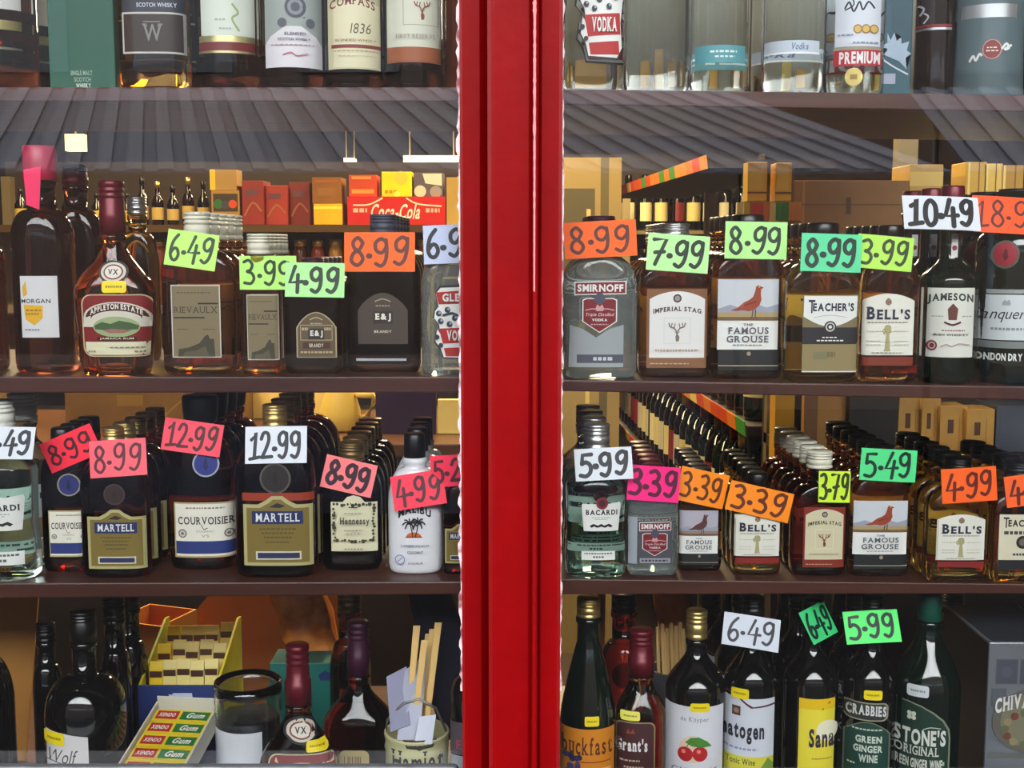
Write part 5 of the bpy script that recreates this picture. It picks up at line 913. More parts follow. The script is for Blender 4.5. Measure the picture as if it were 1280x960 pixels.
L = Label(b, 902, 874, 965, 1005); L.rect(0, 0, 1, 1, (206, 210, 220)); L.poly([(0, 0), (.12, -.03), (.3, .0), (.46, .06), (.56, .09), (1, .07), (1, .05), (.6, .075), (.48, .045), (.3, -.02), (.1, -.05)], (80, 30, 50)); L.rect(.2, .08, .36, .17, (80, 50, 40)); L.disc(.28, .125, .05, (150, 120, 100)); L.text('natogen', .02, .24, .82, .43, (34, 36, 48), 2, False, 0, .0); L.prose(.06, .47, .7, .49, (140, 150, 190), 8); L.rect(0, .55, 1, .72, (214, 206, 70)); L.text('Tonic Wine', .1, .57, .66, .63, (70, 90, 40), 1); L.poly([(.7, .7), (.9, .56), (1, .62), (1, .8)], (120, 150, 60)); L.rect(0, .72, 1, 1, (226, 222, 150)); L.build('label'); sticker(b, 914, 862, 936, 875); queue(b, 2, 'tonic wine bottle under the white card')
card(b, 939, 790, 73, 42, 9, (208, 212, 226), '6.49', 'white card reading 6.49 on the tonic wine bottle', (26, 32, 46), pen=.10)
b = bottle('wine_bottle', 'dark tonic wine bottle with a yellow label beside the ginger wine', wb, 975, 1041, 748, 775, 806, 856, 1062, 'D', 'black', 26, 28, 'black', 1, 2, Yf=.06, curve='hock')
L = Label(b, 999, 874, 1040, 1005); L.rect(0, 0, 1, 1, (232, 214, 60)); L.rect(0, 0, 1, .1, (230, 190, 20)); L.line([(0, .10), (.66, .10), (.84, .04), (1, .0)], .035, (80, 50, 10)); L.disc(.8, .3, .3, (232, 228, 200)); L.text('Sana', .3, .28, 1, .46, (40, 38, 60), 2, False, 0, .0); L.prose(.4, .56, .96, .57, (120, 120, 40), 8); L.disc(.2, .8, .16, (120, 150, 50)); L.disc(.6, .82, .2, (180, 190, 80)); L.build('label'); queue(b, 2, 'tonic wine bottle with the yellow label')
card(b, 1023, 778, 46, 44, -13, (58, 206, 122), '6.49', 'small green card reading 6.49 turned askew on the yellow-labelled bottle', (8, 64, 48), pen=.11, yaw=.5, spread=.86)
b = bottle('wine_bottle', 'dark ginger wine bottle with a green label under the bright green 5.99 card', wb, 1048, 1112, 746, 773, 806, 856, 1062, 'D', 'black', 26, 28, 'black', 1, 2, Yf=.05, curve='hock')
L = Label(b, 1055, 879, 1110, 902); L.round(0, 0, 1, 1, (150, 144, 120), .12); L.round(.03, .07, .97, .93, (40, 44, 44), .11); L.text('CRABBIES', .06, .22, .96, .78, (214, 216, 214), 2, True, .08); L.build('brand_label')
L = Label(b, 1056, 903, 1110, 1000); L.arch(0, 0, 1, 1, (110, 116, 96), .16); L.arch(.03, .012, .97, .99, (22, 62, 54), .15); L.prose(.16, .09, .84, .11, (190, 200, 180), 9); L.text('GREEN', .24, .18, .82, .27, (200, 210, 196), 2); L.text('GINGER', .20, .30, .84, .39, (200, 210, 196), 2); L.text('WINE', .32, .42, .74, .52, (200, 210, 196), 2); L.prose(.08, .54, .24, .56, (200, 210, 196), 3); L.build('label'); sticker(b, 1080, 863, 1103, 875); queue(b, 2, 'ginger wine bottle under the 5.99 card')
card(b, 1090, 783.5, 71, 42, -3, (94, 244, 120), '5.99', 'bright green card reading 5.99 on the dark ginger wine bottle', (8, 50, 30), pen=.12)
b = bottle('wine_bottle', 'dark green ginger wine bottle with a green cap and an arched green label', wb, 1110, 1190, 741, 774, 786, 868, 1068, 'D', 'deepgreen', 28, 29, 'greencap', 1, 2, Yf=.04, curve='hock', capstyle='plain')
L = Label(b, 1146, 759, 1176, 769, .0016); 
L = Label(b, 1112, 880, 1187, 1000); L.put([(0, 1), (0, .02), (.1, .0), (.3, .0), (.5, .03), (.7, .09), (.86, .17), (.95, .27), (.97, .36), (.97, 1)], [tuple(range(10))], paint((130, 136, 112))); L.put([(.0, 1), (.0, .035), (.1, .015), (.3, .015), (.5, .045), (.69, .105), (.84, .185), (.925, .28), (.945, .36), (.945, 1)], [tuple(range(10))], paint((22, 50, 40)))
L.disc(.35, .145, .06, (150, 156, 130)); 
for a in range(4): L.disc(.35+.05*cos(pi/4+a*pi/2), .145+.05*sin(pi/4+a*pi/2)/1.6, .035, (206, 210, 190))
L.line([(.54, .27), (.66, .245), (.82, .255)], .014, (190, 196, 180), True); L.text("STONE'S", .12, .27, .90, .44, (214, 216, 206), 2); L.text('ORIGINAL', .13, .45, .80, .545, (206, 208, 196), 1, True); L.text('GREEN GINGER WINE', .09, .58, .86, .68, (206, 210, 196), 2); L.prose(.86, .6, .9, .64, (190, 190, 170), 1); L.build('label')
sticker(b, 1134, 859, 1161, 873, (206, 208, 214))
# silver-grey gift carton
zc_ = ZD; A = P(1237, 803, .035); C = P(1340, 803, .035); wd = C.x-A.x; h = A.z-ZD; dp = .15
o = empty('whisky_carton', ((A.x+C.x)/2, .035+dp/2, ZD), 'silver-grey whisky gift carton with an arched crest at the east edge of the pane', 'carton')
SV = mat('silver_carton_board', (118, 122, 130), .38, .5, noise=(9, (140, 144, 150), .3, .7)); SD = mat('dark_silver_board', (64, 66, 74), .4, .4)
m = MB(); m.box((-wd/2, -dp/2, 0), (wd/2, dp/2, h), SV); bo = m.build('carton_body', o, bevel=.0015)
m = MB(); m.box((-wd/2-.0008, -dp/2+.002, .002), (-wd/2-.0002, dp/2-.002, h-.002), mat('black_carton_side', (24, 24, 28), .35)); m.build('side_panel', o)['label'] = 'dark side panel'
m = MB(); m.box((-wd/2+.004, -dp/2+.004, h+.0002), (wd/2-.004, dp/2-.004, h+.0006), SD); m.build('top_panel', o)
zf = lambda py: P(1260, py, .035).z-ZD; xf_ = lambda px: P(px, 850, .035).x-(A.x+C.x)/2
L = Flat(o, xf_(1238), zf(960), xf_(1338), zf(803), -dp/2)
for x in (.06, .36, .66): L.rect(x, .13, x+.28, .33, (70, 72, 82)); L.frame(x, .13, x+.28, .33, .01, (96, 98, 106)); L.disc(x+.14, .23, .07, (84, 86, 96))
L.rect(.02, .36, .2, .5, (86, 90, 98)); L.rect(.0, .88, 1, .92, (96, 98, 92)); L.poly(circ(.56, .62, .52, .26, 28, 0, 2*pi), (96, 92, 84)); L.disc(.56, .62, .42, (120, 116, 96), .36)
for k in range(14):
    t = k/14*2*pi; L.disc(.5+.3*cos(t), .68+.13*sin(t), .05, [(110, 60, 50), (96, 100, 70), (140, 130, 90)][k % 3])
L.text('CHIVAS REGAL', .06, .44, 1.06, .56, (222, 222, 218), 2, True, .05); L.disc(.6, .6, .1, (36, 34, 36)); L.text('12', .53, .575, .67, .625, WH, 1, True); L.disc(.56, .37, .12, (200, 200, 204)); L.disc(.56, .37, .09, (110, 112, 120)); L.build('print')
# things behind the east bottom row
KIDS.clear()
for k, (x, y) in enumerate(((822, 784), (828, 780), (834, 786), (839, 779), (845, 783), (850, 778), (854, 786), (831, 790), (843, 790))):
    m = MB(); a = P(x+(x-838)*.05+4, 905, .21+.004*(k % 3)); m.tube([a, P(x, y, .215+.004*(k % 3))], .0026, ST, 6); tag(m.build('bamboo_stick'), 'pale bamboo stick bundled behind the cherry liqueur bottle', 'stick', 'bamboo sticks behind the cherry liqueur bottle')
pk = P(842, 1000, .215); o = empty('stick_pot', (pk.x, .22, ZD), 'grey pot holding the bamboo sticks', 'pot'); m = MB(); th = P(842, 838, .21).z-ZD; m.lathe([(.022, 0), (.03, .004), (.034, th), (.030, th), (.028, .006), (.001, .006)], mat('grey_pot', (66, 68, 78), .5), cap=False); m.build('pot_body', o)
cloth('paper_bag', 'orange paper bag standing behind the bamboo sticks', 'bag', [(815, 735), (862, 735), (858, 800), (846, 850), (828, 812)], mat('orange_bag_paper', (196, 110, 26), .6, noise=(20, (220, 140, 50), .4, .6)), .29, .02, 9)
bottle('liqueur_bottle', 'deep red bottle with a black cap behind the three-sided whisky bottle', wb, 754, 812, 742, 764, 800, 846, None, 'D', 'red', 30, 32, 'black', 1, 2, Yf=.19)
slab('kraft_post', 'narrow kraft cardboard strip behind the gold-capped wine bottle', 'cardboard', [(747, 735), (757, 735), (754, 1000), (744, 1000)], .30, .30, .004, KRAFT)
for x0, x1, lab in ((872, 912, 'black wine bottle in the gap behind the cherry and tonic bottles'), (1000, 1050, 'black wine bottle in the gap behind the two green cards'), (1180, 1226, 'black wine bottle in the gap between ginger wine and gift carton')):
    bottle('wine_bottle', lab, wb, x0, x1, 738, 760, 800, 848, None, 'D', 'black', 26, 28, 'black', 1, 2, Yf=.30)
# ------------------------------------------------------------------ the shop behind the window
def goods(name, label, cat, px0, py0, px1, py1, Y, depth, col, zb=None, group=None, pr=None, yaw=0):
    """a packed box: front face between two pixel corners at depth Y, standing at height zb"""
    A, C = P(px0, py0, Y), P(px1, py1, Y); zb = C.z if zb is None else zb; wd, h = C.x-A.x, A.z-zb
    o = empty(name, ((A.x+C.x)/2, Y+depth/2, zb+.0006), label, cat, group); o.rotation_euler.z = yaw
    m = MB(); m.box((-wd/2, -depth/2, 0), (wd/2, depth/2, h), col if not isinstance(col, tuple) else mat('board_%d_%d_%d' % col, col, .5, noise=(9, tuple(min(255, int(v*1.12)+4) for v in col), .35, .7))); m.build('box_body', o, bevel=.001)
    if pr:
        L = Flat(o, -wd/2, 0, wd/2, h, -depth/2); pr(L); L.build('print')
    return o
DB = mat('dark_brown_board', (40, 27, 18), .6, noise=(4, (50, 34, 22), .3, .7)); MET = mat('shelving_metal', (150, 132, 96), .4, .5)
# west shelving with packed goods
zs1 = P(480, 281, 2.4).z; zs0 = zs1-.245; za_ = P(640, 212, 2.4).z
xw0, xw1 = P(-60, 300, 2.4).x, P(577, 300, 2.4).x
o = empty('goods_shelving', ((xw0+xw1)/2, 2.4, 0), 'brown metal shop shelving stacked with packed goods west of the pillar', 'shelving'); ox = (xw0+xw1)/2; hw = (xw1-xw0)/2
m = MB(); m.box((-hw, .42, 0), (hw, .44, za_+.05), DB); m.build('back_panel', o)
for k, z in enumerate((zs0-.36, zs0, zs1)):
    m = MB(); m.box((-hw, 0, z-.022), (hw, .42, z), MET if k < 2 else mat('ochre_shelf_metal', (84, 58, 26), .45, .3)); m.build('shelf_board', o)
for x in (-hw, hw-.03):
    m = MB(); m.box((x, .38, 0), (x+.03, .42, za_), MET); m.build('post', o)
YS = 2.42
def coke(L):
    L.rect(0, 0, 1, 1, (196, 22, 24)); L.text('Coca-Cola', .24, .26, .74, .80, (236, 226, 210), 1, False, 0, .4)
    L.line([(.06, .30), (.22, .28), (.36, .05)], .014, (236, 220, 190), True); L.line([(.6, .05), (.72, .26), (.96, .34)], .014, (236, 220, 190), True); L.line([(.27, .62), (.34, .84), (.5, .66), (.6, .78)], .010, (236, 226, 210), True); L.prose(.06, .42, .2, .56, (220, 180, 160), 3); L.prose(.80, .42, .94, .56, (220, 180, 160), 3)
goods('drinks_pack', 'red multipack of cola cans with white script lettering on the goods shelving', 'drinks pack', 434, 246, 557, 281, YS, .2, (196, 22, 24), zs1, None, coke)
zt1 = P(480, 246, YS).z+.0005
goods('snack_box', 'orange-red box standing on the red cola pack', 'box', 436, 219, 471, 246, YS+.01, .1, (176, 56, 24), zt1, None, lambda L: (L.rect(.1, .66, .9, .86, (214, 140, 60)), L.rect(.1, .06, .8, .2, (200, 130, 70))))
goods('snack_box', 'bright yellow box standing on the red cola pack', 'box', 477, 215, 515, 246, YS+.01, .1, (250, 196, 10), zt1, None, lambda L: (L.disc(.64, .25, .22, (226, 190, 60)), L.prose(.1, .74, .5, .88, (190, 130, 10), 3), L.disc(.5, .9, .1, (255, 230, 90))))
goods('snack_box', 'slate box with a white corner panel standing on the red cola pack', 'box', 517, 216, 554, 246, YS+.01, .1, (84, 76, 88), zt1, None, lambda L: (L.poly([(.3, .04), (.96, .04), (.96, .55), (.4, .45)], (216, 206, 190)), L.disc(.22, .78, .2, (206, 200, 180)), L.disc(.75, .8, .2, (150, 140, 140))))
goods('snack_box', 'tan box beside the cola pack against the pillar', 'box', 558, 222, 584, 281, YS, .1, (170, 138, 70), zs1)
goods('snack_box', 'yellow box with a pale stripe west of the cola pack', 'box', 392, 255, 428, 281, YS, .12, (206, 158, 14), zs1, None, lambda L: L.rect(0, .12, 1, .26, (248, 214, 60)))
goods('snack_box', 'brown box standing on the yellow striped box', 'box', 390, 222, 427, 255, YS, .11, (120, 74, 20), P(400, 255, YS).z+.0005, None, lambda L: (L.rect(.1, .1, .9, .2, (150, 80, 30)), L.rect(.2, .4, .8, .7, (140, 90, 30))))
for k, (a, c, t, q) in enumerate(((302, 330, 226, (120, 30, 22)), (331, 360, 232, (140, 40, 26)), (361, 388, 228, (104, 26, 22)))):
    goods('crisp_box', '%s dark red box counted from the wire basket on the goods shelving' % ORD[k], 'box', a, t, c, 281, YS+.02*k, .12, q, zs1, 'dark red boxes on the goods shelving', lambda L: (L.rect(.15, .2, .7, .34, (90, 50, 60)), L.line([(.1, .8), (.5, .5), (.9, .7)], .08, (150, 90, 50), True)))
zs_mid = P(300, 330, YS).z
for k, (a, c, t, q) in enumerate(((200, 226, 262, (96, 60, 30)), (310, 345, 268, (168, 128, 66)))): pass
def basket(L): L.rect(.0, .0, 1, 1, (150, 112, 50)); L.rect(.06, .1, .94, .62, (50, 40, 24)); L.disc(.24, .40, .17, (40, 92, 40)); L.disc(.5, .42, .15, (50, 56, 66)); L.disc(.76, .40, .15, (190, 60, 24)); L.prose(.1, .7, .94, .78, (206, 160, 70), 6)
goods('goods_basket', 'small tan display tub with green, grey and red lids on the goods shelving', 'tub', 264, 238, 300, 281, YS, .12, (150, 112, 50), zs1, None, basket)
for k in range(5):
    x = 172+k*19; bw = P(x+15, 270, YS+.02).x-P(x, 270, YS+.02).x; r = bw/2; c = P(x+7, 281, YS+.06)
    o = empty('spirit_bottle', (c.x, YS+.06, zs1+.0006), 'small dark spirit bottle in the row at the west end of the goods shelving', 'bottle', 'spirit bottles on the goods shelving'); h = P(x, 222+(k % 3)*5, YS+.06).z-zs1
    m = MB(); m.lathe([(r*.9, 0), (r, .002), (r, h*.5), (r*.8, h*.6), (r*.36, h*.7), (r*.34, h*.9)], G['brown'] if k % 2 else G['black'], n=16); m.build('glass_body', o); m = MB(); m.lathe([(r*.42, h*.84), (r*.42, h)], CAPS['gold' if k % 2 else 'black'], n=12); m.build('cap', o); m = MB(); m.lathe([(r*1.01, h*.12), (r*1.01, h*.4)], paint((190, 160, 90)), n=16, cap=False); m.build('label', o)
for k in range(8):
    x = 20+k*19; bw = P(x+15, 270, YS+.02).x-P(x, 270, YS+.02).x; r = bw/2; c = P(x+7, 281, YS+.06); h = P(x, 236+(k % 2)*6, YS+.06).z-zs1
    o = empty('oil_bottle', (c.x, YS+.06, zs1+.0006), 'yellow-labelled dark bottle behind the pink-capped rum on the goods shelving', 'bottle', 'yellow-labelled bottles on the goods shelving')
    m = MB(); m.lathe([(r*.9, 0), (r, .002), (r, h*.55), (r*.4, h*.75), (r*.34, h*.9)], G['black'], n=16); m.build('glass_body', o); m = MB(); m.lathe([(r*.42, h*.86), (r*.42, h)], CAPS['black'], n=12); m.build('cap', o); m = MB(); m.lathe([(r*1.01, h*.1), (r*1.01, h*.45)], paint((206, 170, 60)), n=16, cap=False); m.build('label', o)
def railp(L): L.rect(0, 0, 1, 1, (150, 116, 60)); L.rect(0, 0, .2, 1, (214, 170, 40))
goods('snack_box', 'tan carton with a yellow end standing on the wire tub', 'box', 262, 212, 296, 238, YS+.01, .08, (160, 124, 70), P(280, 238, YS).z+.0012, None, railp)
goods('snack_box', 'green and maroon box on the dark red boxes counted from the wire tub', 'box', 338, 204, 384, 226, YS+.05, .08, (84, 30, 34), P(360, 226, YS).z+.0012, None, lambda L: (L.rect(.05, .1, .4, .9, (40, 70, 40)), L.rect(.5, .3, .95, .6, (150, 60, 50)))) if False else None
# lower tier: small jars that glint between the bottle necks
for k in range(16):
    x = 200+k*22; zz_ = zs0; c = P(x, 340, YS+.06); r = .021; zz_ += .0006
    o = empty('sauce_jar', (c.x, YS+.06, zz_), 'small gold-lidded jar on the lower tier of the goods shelving', 'jar', 'gold-lidded jars on the lower goods tier'); h = .20
    m = MB(); m.lathe([(r, 0), (r*1.05, .01), (r*1.05, h*.8), (r*.8, h*.9)], paint([(120, 44, 16), (160, 110, 30), (70, 30, 14)][k % 3], .25), n=16); m.build('jar_body', o); m = MB(); m.lathe([(r*.86, h*.9), (r*.86, h)], CAPS['gold'], n=16); m.build('lid', o)
TUBE = mat('lit_fluorescent_tube', (255, 240, 190), .5, emit=2.4)
def strip_light(label, px0, px1, py0, py1, Y):
    A, C = P(px0, py0, Y), P(px1, py1, Y); o = empty('strip_light', ((A.x+C.x)/2, Y, 2.5), label, 'light', 'fluorescent lights in the shop'); w_ = (C.x-A.x)/2; zt, zb = A.z-2.5, C.z-2.5
    m = MB(); m.box((-w_, -.03, zb+(zt-zb)*.6), (w_, .05, zt), mat('white_lamp_housing', (226, 206, 140), .5, emit=.7)); m.build('housing', o)
    m = MB(); m.tube([(-w_, -.02, zb+(zt-zb)*.3), (w_, -.02, zb+(zt-zb)*.3)], (zt-zb)*.36, TUBE, 12); m.build('tube', o)
    for s in (-.8, .8):
        m = MB(); m.tube([(s*w_, .01, zt), (s*w_, .01, 0)], .003, MET, 6); m.build('hanger_rod', o)
strip_light('bright fluorescent strip hanging above the yellow box beside the pillar', 505, 574, 195, 215, 3.3)
strip_light('short bright fluorescent strip end hanging above the orange-red box', 431, 444, 198, 214, 3.3)
A, C = P(83, 168, 3.6), P(107, 189, 3.6); o = empty('lit_sign', ((A.x+C.x)/2, 3.6, 2.5), 'small glowing square lamp high above the pear-shaped rum bottle', 'lamp'); m = MB(); w_ = (C.x-A.x)/2
m.box((-w_, -.02, C.z-2.5), (w_, .02, A.z-2.5), mat('lit_square_lamp', (255, 220, 130), .5, emit=.45)); m.build('lamp_box', o); m = MB(); m.tube([(0, 0, A.z-2.5), (0, 0, 0)], .004, MET, 6); m.build('hanger_rod', o)
# counter below, with a jug
zc1 = P(440, 548, 1.3).z; x0, x1 = P(-200, 548, 1.3).x, P(572, 548, 1.3).x
o = empty('shop_counter', ((x0+x1)/2, 1.25, 0), 'brown shop counter behind the window display west of the pillar', 'counter'); hw = (x1-x0)/2
m = MB(); m.box((-hw, 0, 0), (hw, .5, zc1-.03), DB); m.build('carcass', o, bevel=.004); m = MB(); m.box((-hw-.01, -.02, zc1-.03), (hw+.01, .52, zc1), mat('counter_top_laminate', (96, 62, 34), .35)); m.build('counter_top', o, bevel=.004)
YG2 = mat('pale_yellow_plastic', (226, 190, 84), .4)
jb = P(437, 548, 1.42); o = empty('jug', (jb.x-.02, 1.42, zc1), 'pale yellow plastic jug on the counter behind the cognac bottles', 'jug'); h = P(440, 488, 1.42).z-zc1
m = MB(); m.lathe([(.040, 0), (.046, .006), (.046, h*.5), (.034, h*.95), (.030, h*1.15), (.024, h*1.2)], YG2, n=24); m.build('jug_body', o); m = MB(); m.tube([(.036, -.01, h*.92), (.075, -.01, h*.9), (.080, -.01, h*.78), (.062, -.01, h*.36), (.044, -.01, h*.3)], .008, YG2); m.build('handle', o)
goods('purple_screen', 'dark purple screen standing on the counter behind the white liqueur bottle', 'screen', 469, 470, 545, 548, 1.36, .03, (42, 20, 44), zc1)
goods('cream_board', 'cream board leaning upright on the counter behind the black-capped cognac', 'board', 312, 480, 424, 548, 1.60, .02, (226, 190, 96), zc1)
goods('cream_board', 'cream board on the counter squeezed between the purple panel and the pillar', 'board', 547, 500, 590, 548, 1.36, .02, (236, 206, 120), zc1)
goods('till_box', 'ochre brown till box standing on the counter behind the pink cards', 'till', 80, 480, 300, 548, 1.45, .2, (104, 72, 14), zc1, None, lambda L: (L.rect(.3, .25, .45, .5, (130, 96, 20)), L.line([(.55, .8), (.7, .3), (.8, .2)], .01, (150, 110, 40), True)))
goods('cream_board', 'ochre board on the counter behind the white card ending in 49', 'board', -60, 470, 40, 548, 1.5, .02, (120, 92, 40), zc1)

# east side: aisle shelving seen along its length, price strips on its edges
def wine_proto(labelcol, glassm, cap, label, group):
    o = empty('wine_bottle', (0, 0, -5), label, 'bottle', group); r = .037
    m = MB(); m.lathe([(.030, 0), (.036, .003), (r, .008), (r, .185), (.033, .203), (.018, .225), (.0145, .24), (.0145, .296)], glassm, n=20); m.build('glass_body', o)
    m = MB(); m.lathe([(.0152, .245), (.0155, .298), (.013, .3)], CAPS[cap], n=16); m.build('capsule', o)
    m = MB(); vs = [((r+.0004)*sin(t), -(r+.0004)*cos(t), z) for z in (.05, .15) for t in [-1.4+2.8*k/12 for k in range(13)]]; m.add(vs, [(k, k+1, 14+k, 13+k) for k in range(12)], paint(labelcol), True); m.build('label', o)
    return o
def stock(label, group, spots, rz=0, hs=1):
    kinds = [((206, 186, 120), G['black'], 'maroon'), ((190, 180, 150), G['black'], 'gold'), ((214, 200, 150), G['deepgreen'], 'black'), ((120, 30, 30), G['black'], 'bronze')]
    protos = {}
    for i, (x, y, z) in enumerate(spots):
        z += .0006
        k = random.choice((0, 0, 1, 2, 2, 3))
        if k not in protos: c = protos[k] = wine_proto(*kinds[k], label, group)
        else: c = copy_tree(protos[k])
        c.location = (x, y, z); c.scale = (1, 1, hs); c.rotation_euler.z = rz+random.uniform(-1.6, 1.0)
random.seed(21)
X1 = .49
def aisle_x(Y): return X1-.042*(Y-1.0)
o_sh = empty('wine_shelving', (X1, 1.0, 0), 'wine shelving running back along the aisle with coloured price strips', 'shelving')
zb3 = P(770, 521, 3.35).z; zb4 = P(912, 514, 1.38).z; zb1 = P(830, 217, 2.2).z
SEG = [(226, 74, 24), (236, 150, 40), (226, 206, 40), (250, 220, 120), (226, 60, 30), (60, 150, 50), (240, 130, 30)]
def aisle_board(z, ya, yb, th=.02):
    off = Vector((-X1, -1.0, 0)); m = MB(); xa_, xb_ = aisle_x(ya), aisle_x(yb)
    m.hexa([Vector(v)+off for v in ((xa_, ya, z-th), (xa_+.30, ya, z-th), (xb_+.30, yb, z-th), (xb_, yb, z-th), (xa_, ya, z), (xa_+.30, ya, z), (xb_+.30, yb, z), (xb_, yb, z))], DB); m.build('shelf_board', o_sh)
    m = MB(); n = int((yb-ya)/.085)
    for k in range(n):
        y0, y1 = ya+(yb-ya)*k/n, ya+(yb-ya)*(k+.97)/n; a0, a1 = aisle_x(y0)-.002, aisle_x(y1)-.002
        m.hexa([Vector(v)+off for v in ((a0-.002, y0, z-th-.002), (a0, y0, z-th-.002), (a1, y1, z-th-.002), (a1-.002, y1, z-th-.002), (a0-.006, y0, z+.010), (a0-.004, y0, z+.010), (a1-.004, y1, z+.010), (a1-.006, y1, z+.010))], paint(random.choice(SEG), .4))
    m.build('price_strip', o_sh)['label'] = 'red, orange and yellow price strip'
aisle_board(zb3, 1.15, 5.2); aisle_board(zb4, 1.15, 2.9); aisle_board(zb1, 1.6, 3.6)
m = MB(); m.hexa([Vector(v)+Vector((-X1, -1, 0)) for v in ((aisle_x(1.1)+.31, 1.1, 0), (aisle_x(1.1)+.33, 1.1, 0), (aisle_x(5.2)+.33, 5.2, 0), (aisle_x(5.2)+.31, 5.2, 0), (aisle_x(1.1)+.31, 1.1, 1.36), (aisle_x(1.1)+.33, 1.1, 1.36), (aisle_x(5.2)+.33, 5.2, 1.36), (aisle_x(5.2)+.31, 5.2, 1.36))], DB); m.build('back_panel', o_sh)
for y in (1.1, 3.0, 5.2):
    m = MB(); x = aisle_x(y)-X1; m.box((x+.27, y-1.0, 0), (x+.31, y-.97, 1.7), MET); m.build('post', o_sh)
spots = [(aisle_x(y)+.05+q*.085, y, zb3) for y in [1.3+k*.088 for k in range(42)] for q in (0, 1) if y < 5.1]
stock('dark wine bottle on the lower aisle shelf beyond the pale green rum bottle', 'wine bottles on the lower aisle shelf', spots, -.9, .86)
spots = [(aisle_x(y)+.05+q*.085, y, zb4) for y in [1.25+k*.088 for k in range(18)] for q in (0, 1, 2)]
stock('dark wine bottle on the middle aisle shelf beyond the small bell label flask', 'wine bottles on the middle aisle shelf', spots, -.9)
# far shelving that closes the aisle
zf1 = P(850, 286, 4.6).z; zf0 = zf1-.40; zf2 = zf1+.38
xa2, xb2 = P(770, 300, 4.6).x, P(1010, 300, 4.6).x; xl2 = P(705, 300, 4.6).x-.3
o = empty('far_shelving', ((xl2+xb2)/2, 5.35, 0), 'far wine shelving closing the aisle east of the pillar', 'shelving'); hw = (xb2-xl2)/2
m = MB(); m.box((-hw, .36, 0), (hw, .38, 1.95), DB); m.build('back_panel', o)
for z in (zf0-.4, zf0, zf1):
    m = MB(); m.box((-hw, 0, z-.02), (hw, .36, z), MET); m.build('shelf_board', o)
for x in (-hw, hw-.03):
    m = MB(); m.box((x, .32, 0), (x+.03, .36, 1.95), MET); m.build('post', o)
for z, lab in ((zf1, 'upper'), (zf0, 'middle')):
    stock('dark wine bottle with a cream label on the %s tier of the far shelving' % lab, 'wine bottles on the %s tier of the far shelving' % lab, [((xl2+xb2)/2-hw+.07+k*.088, 5.35+.06+q*.09, z) for k in range(int((2*hw-.1)/.088)) for q in (0, 1)])
# pale cabinet by the pillar
def cab(L): L.rect(0, 0, 1, 1, (150, 128, 80)); L.rect(.08, .06, .62, .26, (84, 76, 52)); L.rect(.70, .0, .82, 1, (96, 86, 56)); L.rect(.5, .1, .56, .72, (206, 180, 110)); L.rect(.0, .76, 1, .84, (226, 196, 120))
goods('cream_cabinet', 'cream cabinet with a framed panel seen beside the pillar above the orange card', 'cabinet', 690, 197, 775, 420, 2.9, .4, (150, 130, 84), 0, None, cab)
# packed goods east, on a near shelving run
zq1 = P(1050, 296, 0.70).z
xe0, xe1 = P(1004, 300, 0.70).x, P(1420, 300, 0.70).x
o = empty('carton_shelving', ((xe0+xe1)/2, 0.70, 0), 'brown shelving holding cartons at the east side of the shop', 'shelving'); hw = (xe1-xe0)/2
zq0 = P(1180, 556, 0.70).z
m = MB(); m.box((-hw, .28, 0), (hw, .295, 1.56), DB); m.build('back_panel', o)
for z in (zq0-.02, zq1): 
    m = MB(); m.box((-hw, 0, z-.02), (hw, .28, z), MET if z == zq1 else DB); m.build('shelf_board', o)
for x in (-hw, hw-.03):
    m = MB(); m.box((x, .255, 0), (x+.02, .28, 1.56), MET); m.build('post', o)
goods('wooden_case', 'plain brown wooden case above the sea green card', 'case', 992, 226, 1134, 296, 0.73, .14, (112, 76, 30), zq1, None, lambda L: (L.rect(.08, 0, .1, 1, (150, 110, 50)), L.rect(0, .42, 1, .44, (90, 60, 24)), L.rect(.46, .3, .5, .6, (70, 46, 20))))
goods('gift_tube', 'tan carton with a torn top behind the 10.49 card', 'carton', 1138, 206, 1176, 296, 0.73, .1, (176, 140, 60), zq1, None, lambda L: (L.rect(0, .1, 1, .3, (206, 176, 96)), L.rect(.1, .45, .9, .9, (150, 110, 40))))
for k, (a, c, q) in enumerate(((1208, 1230, (190, 150, 50)), (1231, 1250, (206, 170, 80)), (1252, 1276, (166, 124, 40)))):
    goods('gift_carton', '%s gold carton behind the orange card reading 18.9' % ORD[k], 'carton', a, 203+k*2, c, 296, 0.73, .07, q, zq1, 'gold cartons behind the orange card', lambda L: (L.rect(.1, 0, .2, 1, (226, 196, 110)), L.rect(.6, 0, .66, 1, (120, 84, 24))))
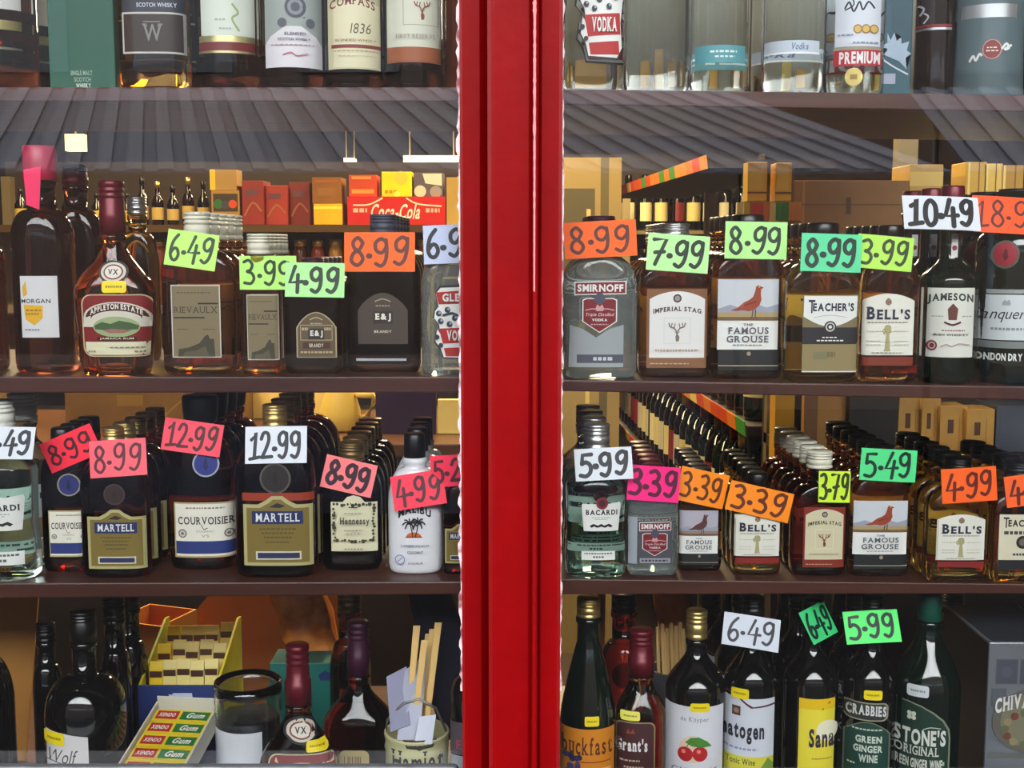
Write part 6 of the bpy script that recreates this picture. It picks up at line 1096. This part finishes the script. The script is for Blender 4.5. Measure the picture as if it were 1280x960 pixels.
for k, (a, c, t) in enumerate(((935, 962, 203), (970, 992, 204))):
    q = P(a, 296, 0.64); goods('yellow_carton', '%s yellow carton on a stand beyond the aisle price strip' % ORD[k], 'carton', a, t, c, 252, 0.64, .04, (226, 180, 50), None, 'yellow cartons beyond the aisle price strip', lambda L: (L.rect(.06, .1, .7, .72, (240, 206, 96)), L.rect(0, .76, 1, .8, (110, 70, 20)), L.rect(.86, 0, 1, 1, (100, 70, 24))))
zy = P(960, 252, 0.64).z; xa3, xb3 = P(928, 252, 0.64).x, P(1000, 252, 0.64).x
o = empty('carton_stand', ((xa3+xb3)/2, 0.632, 0), 'tall dark stand carrying the two yellow cartons', 'stand'); m = MB(); w_ = (xb3-xa3)/2; m.box((-w_, 0, zy-.02), (w_, .055, zy-.0005), MET); m.build('stand_top', o); m = MB(); m.box((w_*.32, .008, 1.08), (w_, .05, zy-.02), mat('ochre_post_board', (206, 150, 20), .5)); m.box((w_*.32, .008, 0), (w_, .05, 1.08), DB); m.build('stand_body', o)
m = MB()
for k in range(9): m.box((-w_+2*w_*k/9, -.006, zy-.03), (-w_+2*w_*(k+.96)/9, -.001, zy-.002), paint(random.choice(SEG), .4))
m.build('price_strip', o)
# middle tier: cartons and dark gap
def kr(L): L.rect(.28, .3, .5, .6, (90, 56, 36)); L.rect(.7, .2, .72, 1, (150, 104, 44))
for k, (a, t, c) in enumerate(((1124, 498, 1152), (1153, 497, 1174), (1176, 508, 1208), (1209, 512, 1242))):
    goods('wine_carton', '%s tan carton along the east shelving behind the small flasks' % ORD[k], 'carton', a, t, c, 556, 0.78-.015*k, .06, (186, 140, 66), zq0-.02, 'tan cartons on the east shelving', kr)
goods('tan_board', 'tan board standing behind the yellow 3.79 card', 'board', 1006, 480, 1060, 556, 0.76, .02, (150, 108, 52), zq0-.02, None, lambda L: L.rect(.0, 0, .3, 1, (110, 76, 40)))
goods('dark_gap_block', 'plain black case standing behind the green 5.49 card', 'case', 1062, 490, 1122, 556, 0.74, .10, (26, 20, 18), zq0-.02)  # black block put in where the shelf shows only a dark gap
goods('grey_tub', 'grey tub at the east end of the middle carton shelf', 'tub', 1246, 508, 1300, 556, 0.74, .10, (70, 74, 84), zq0-.02)
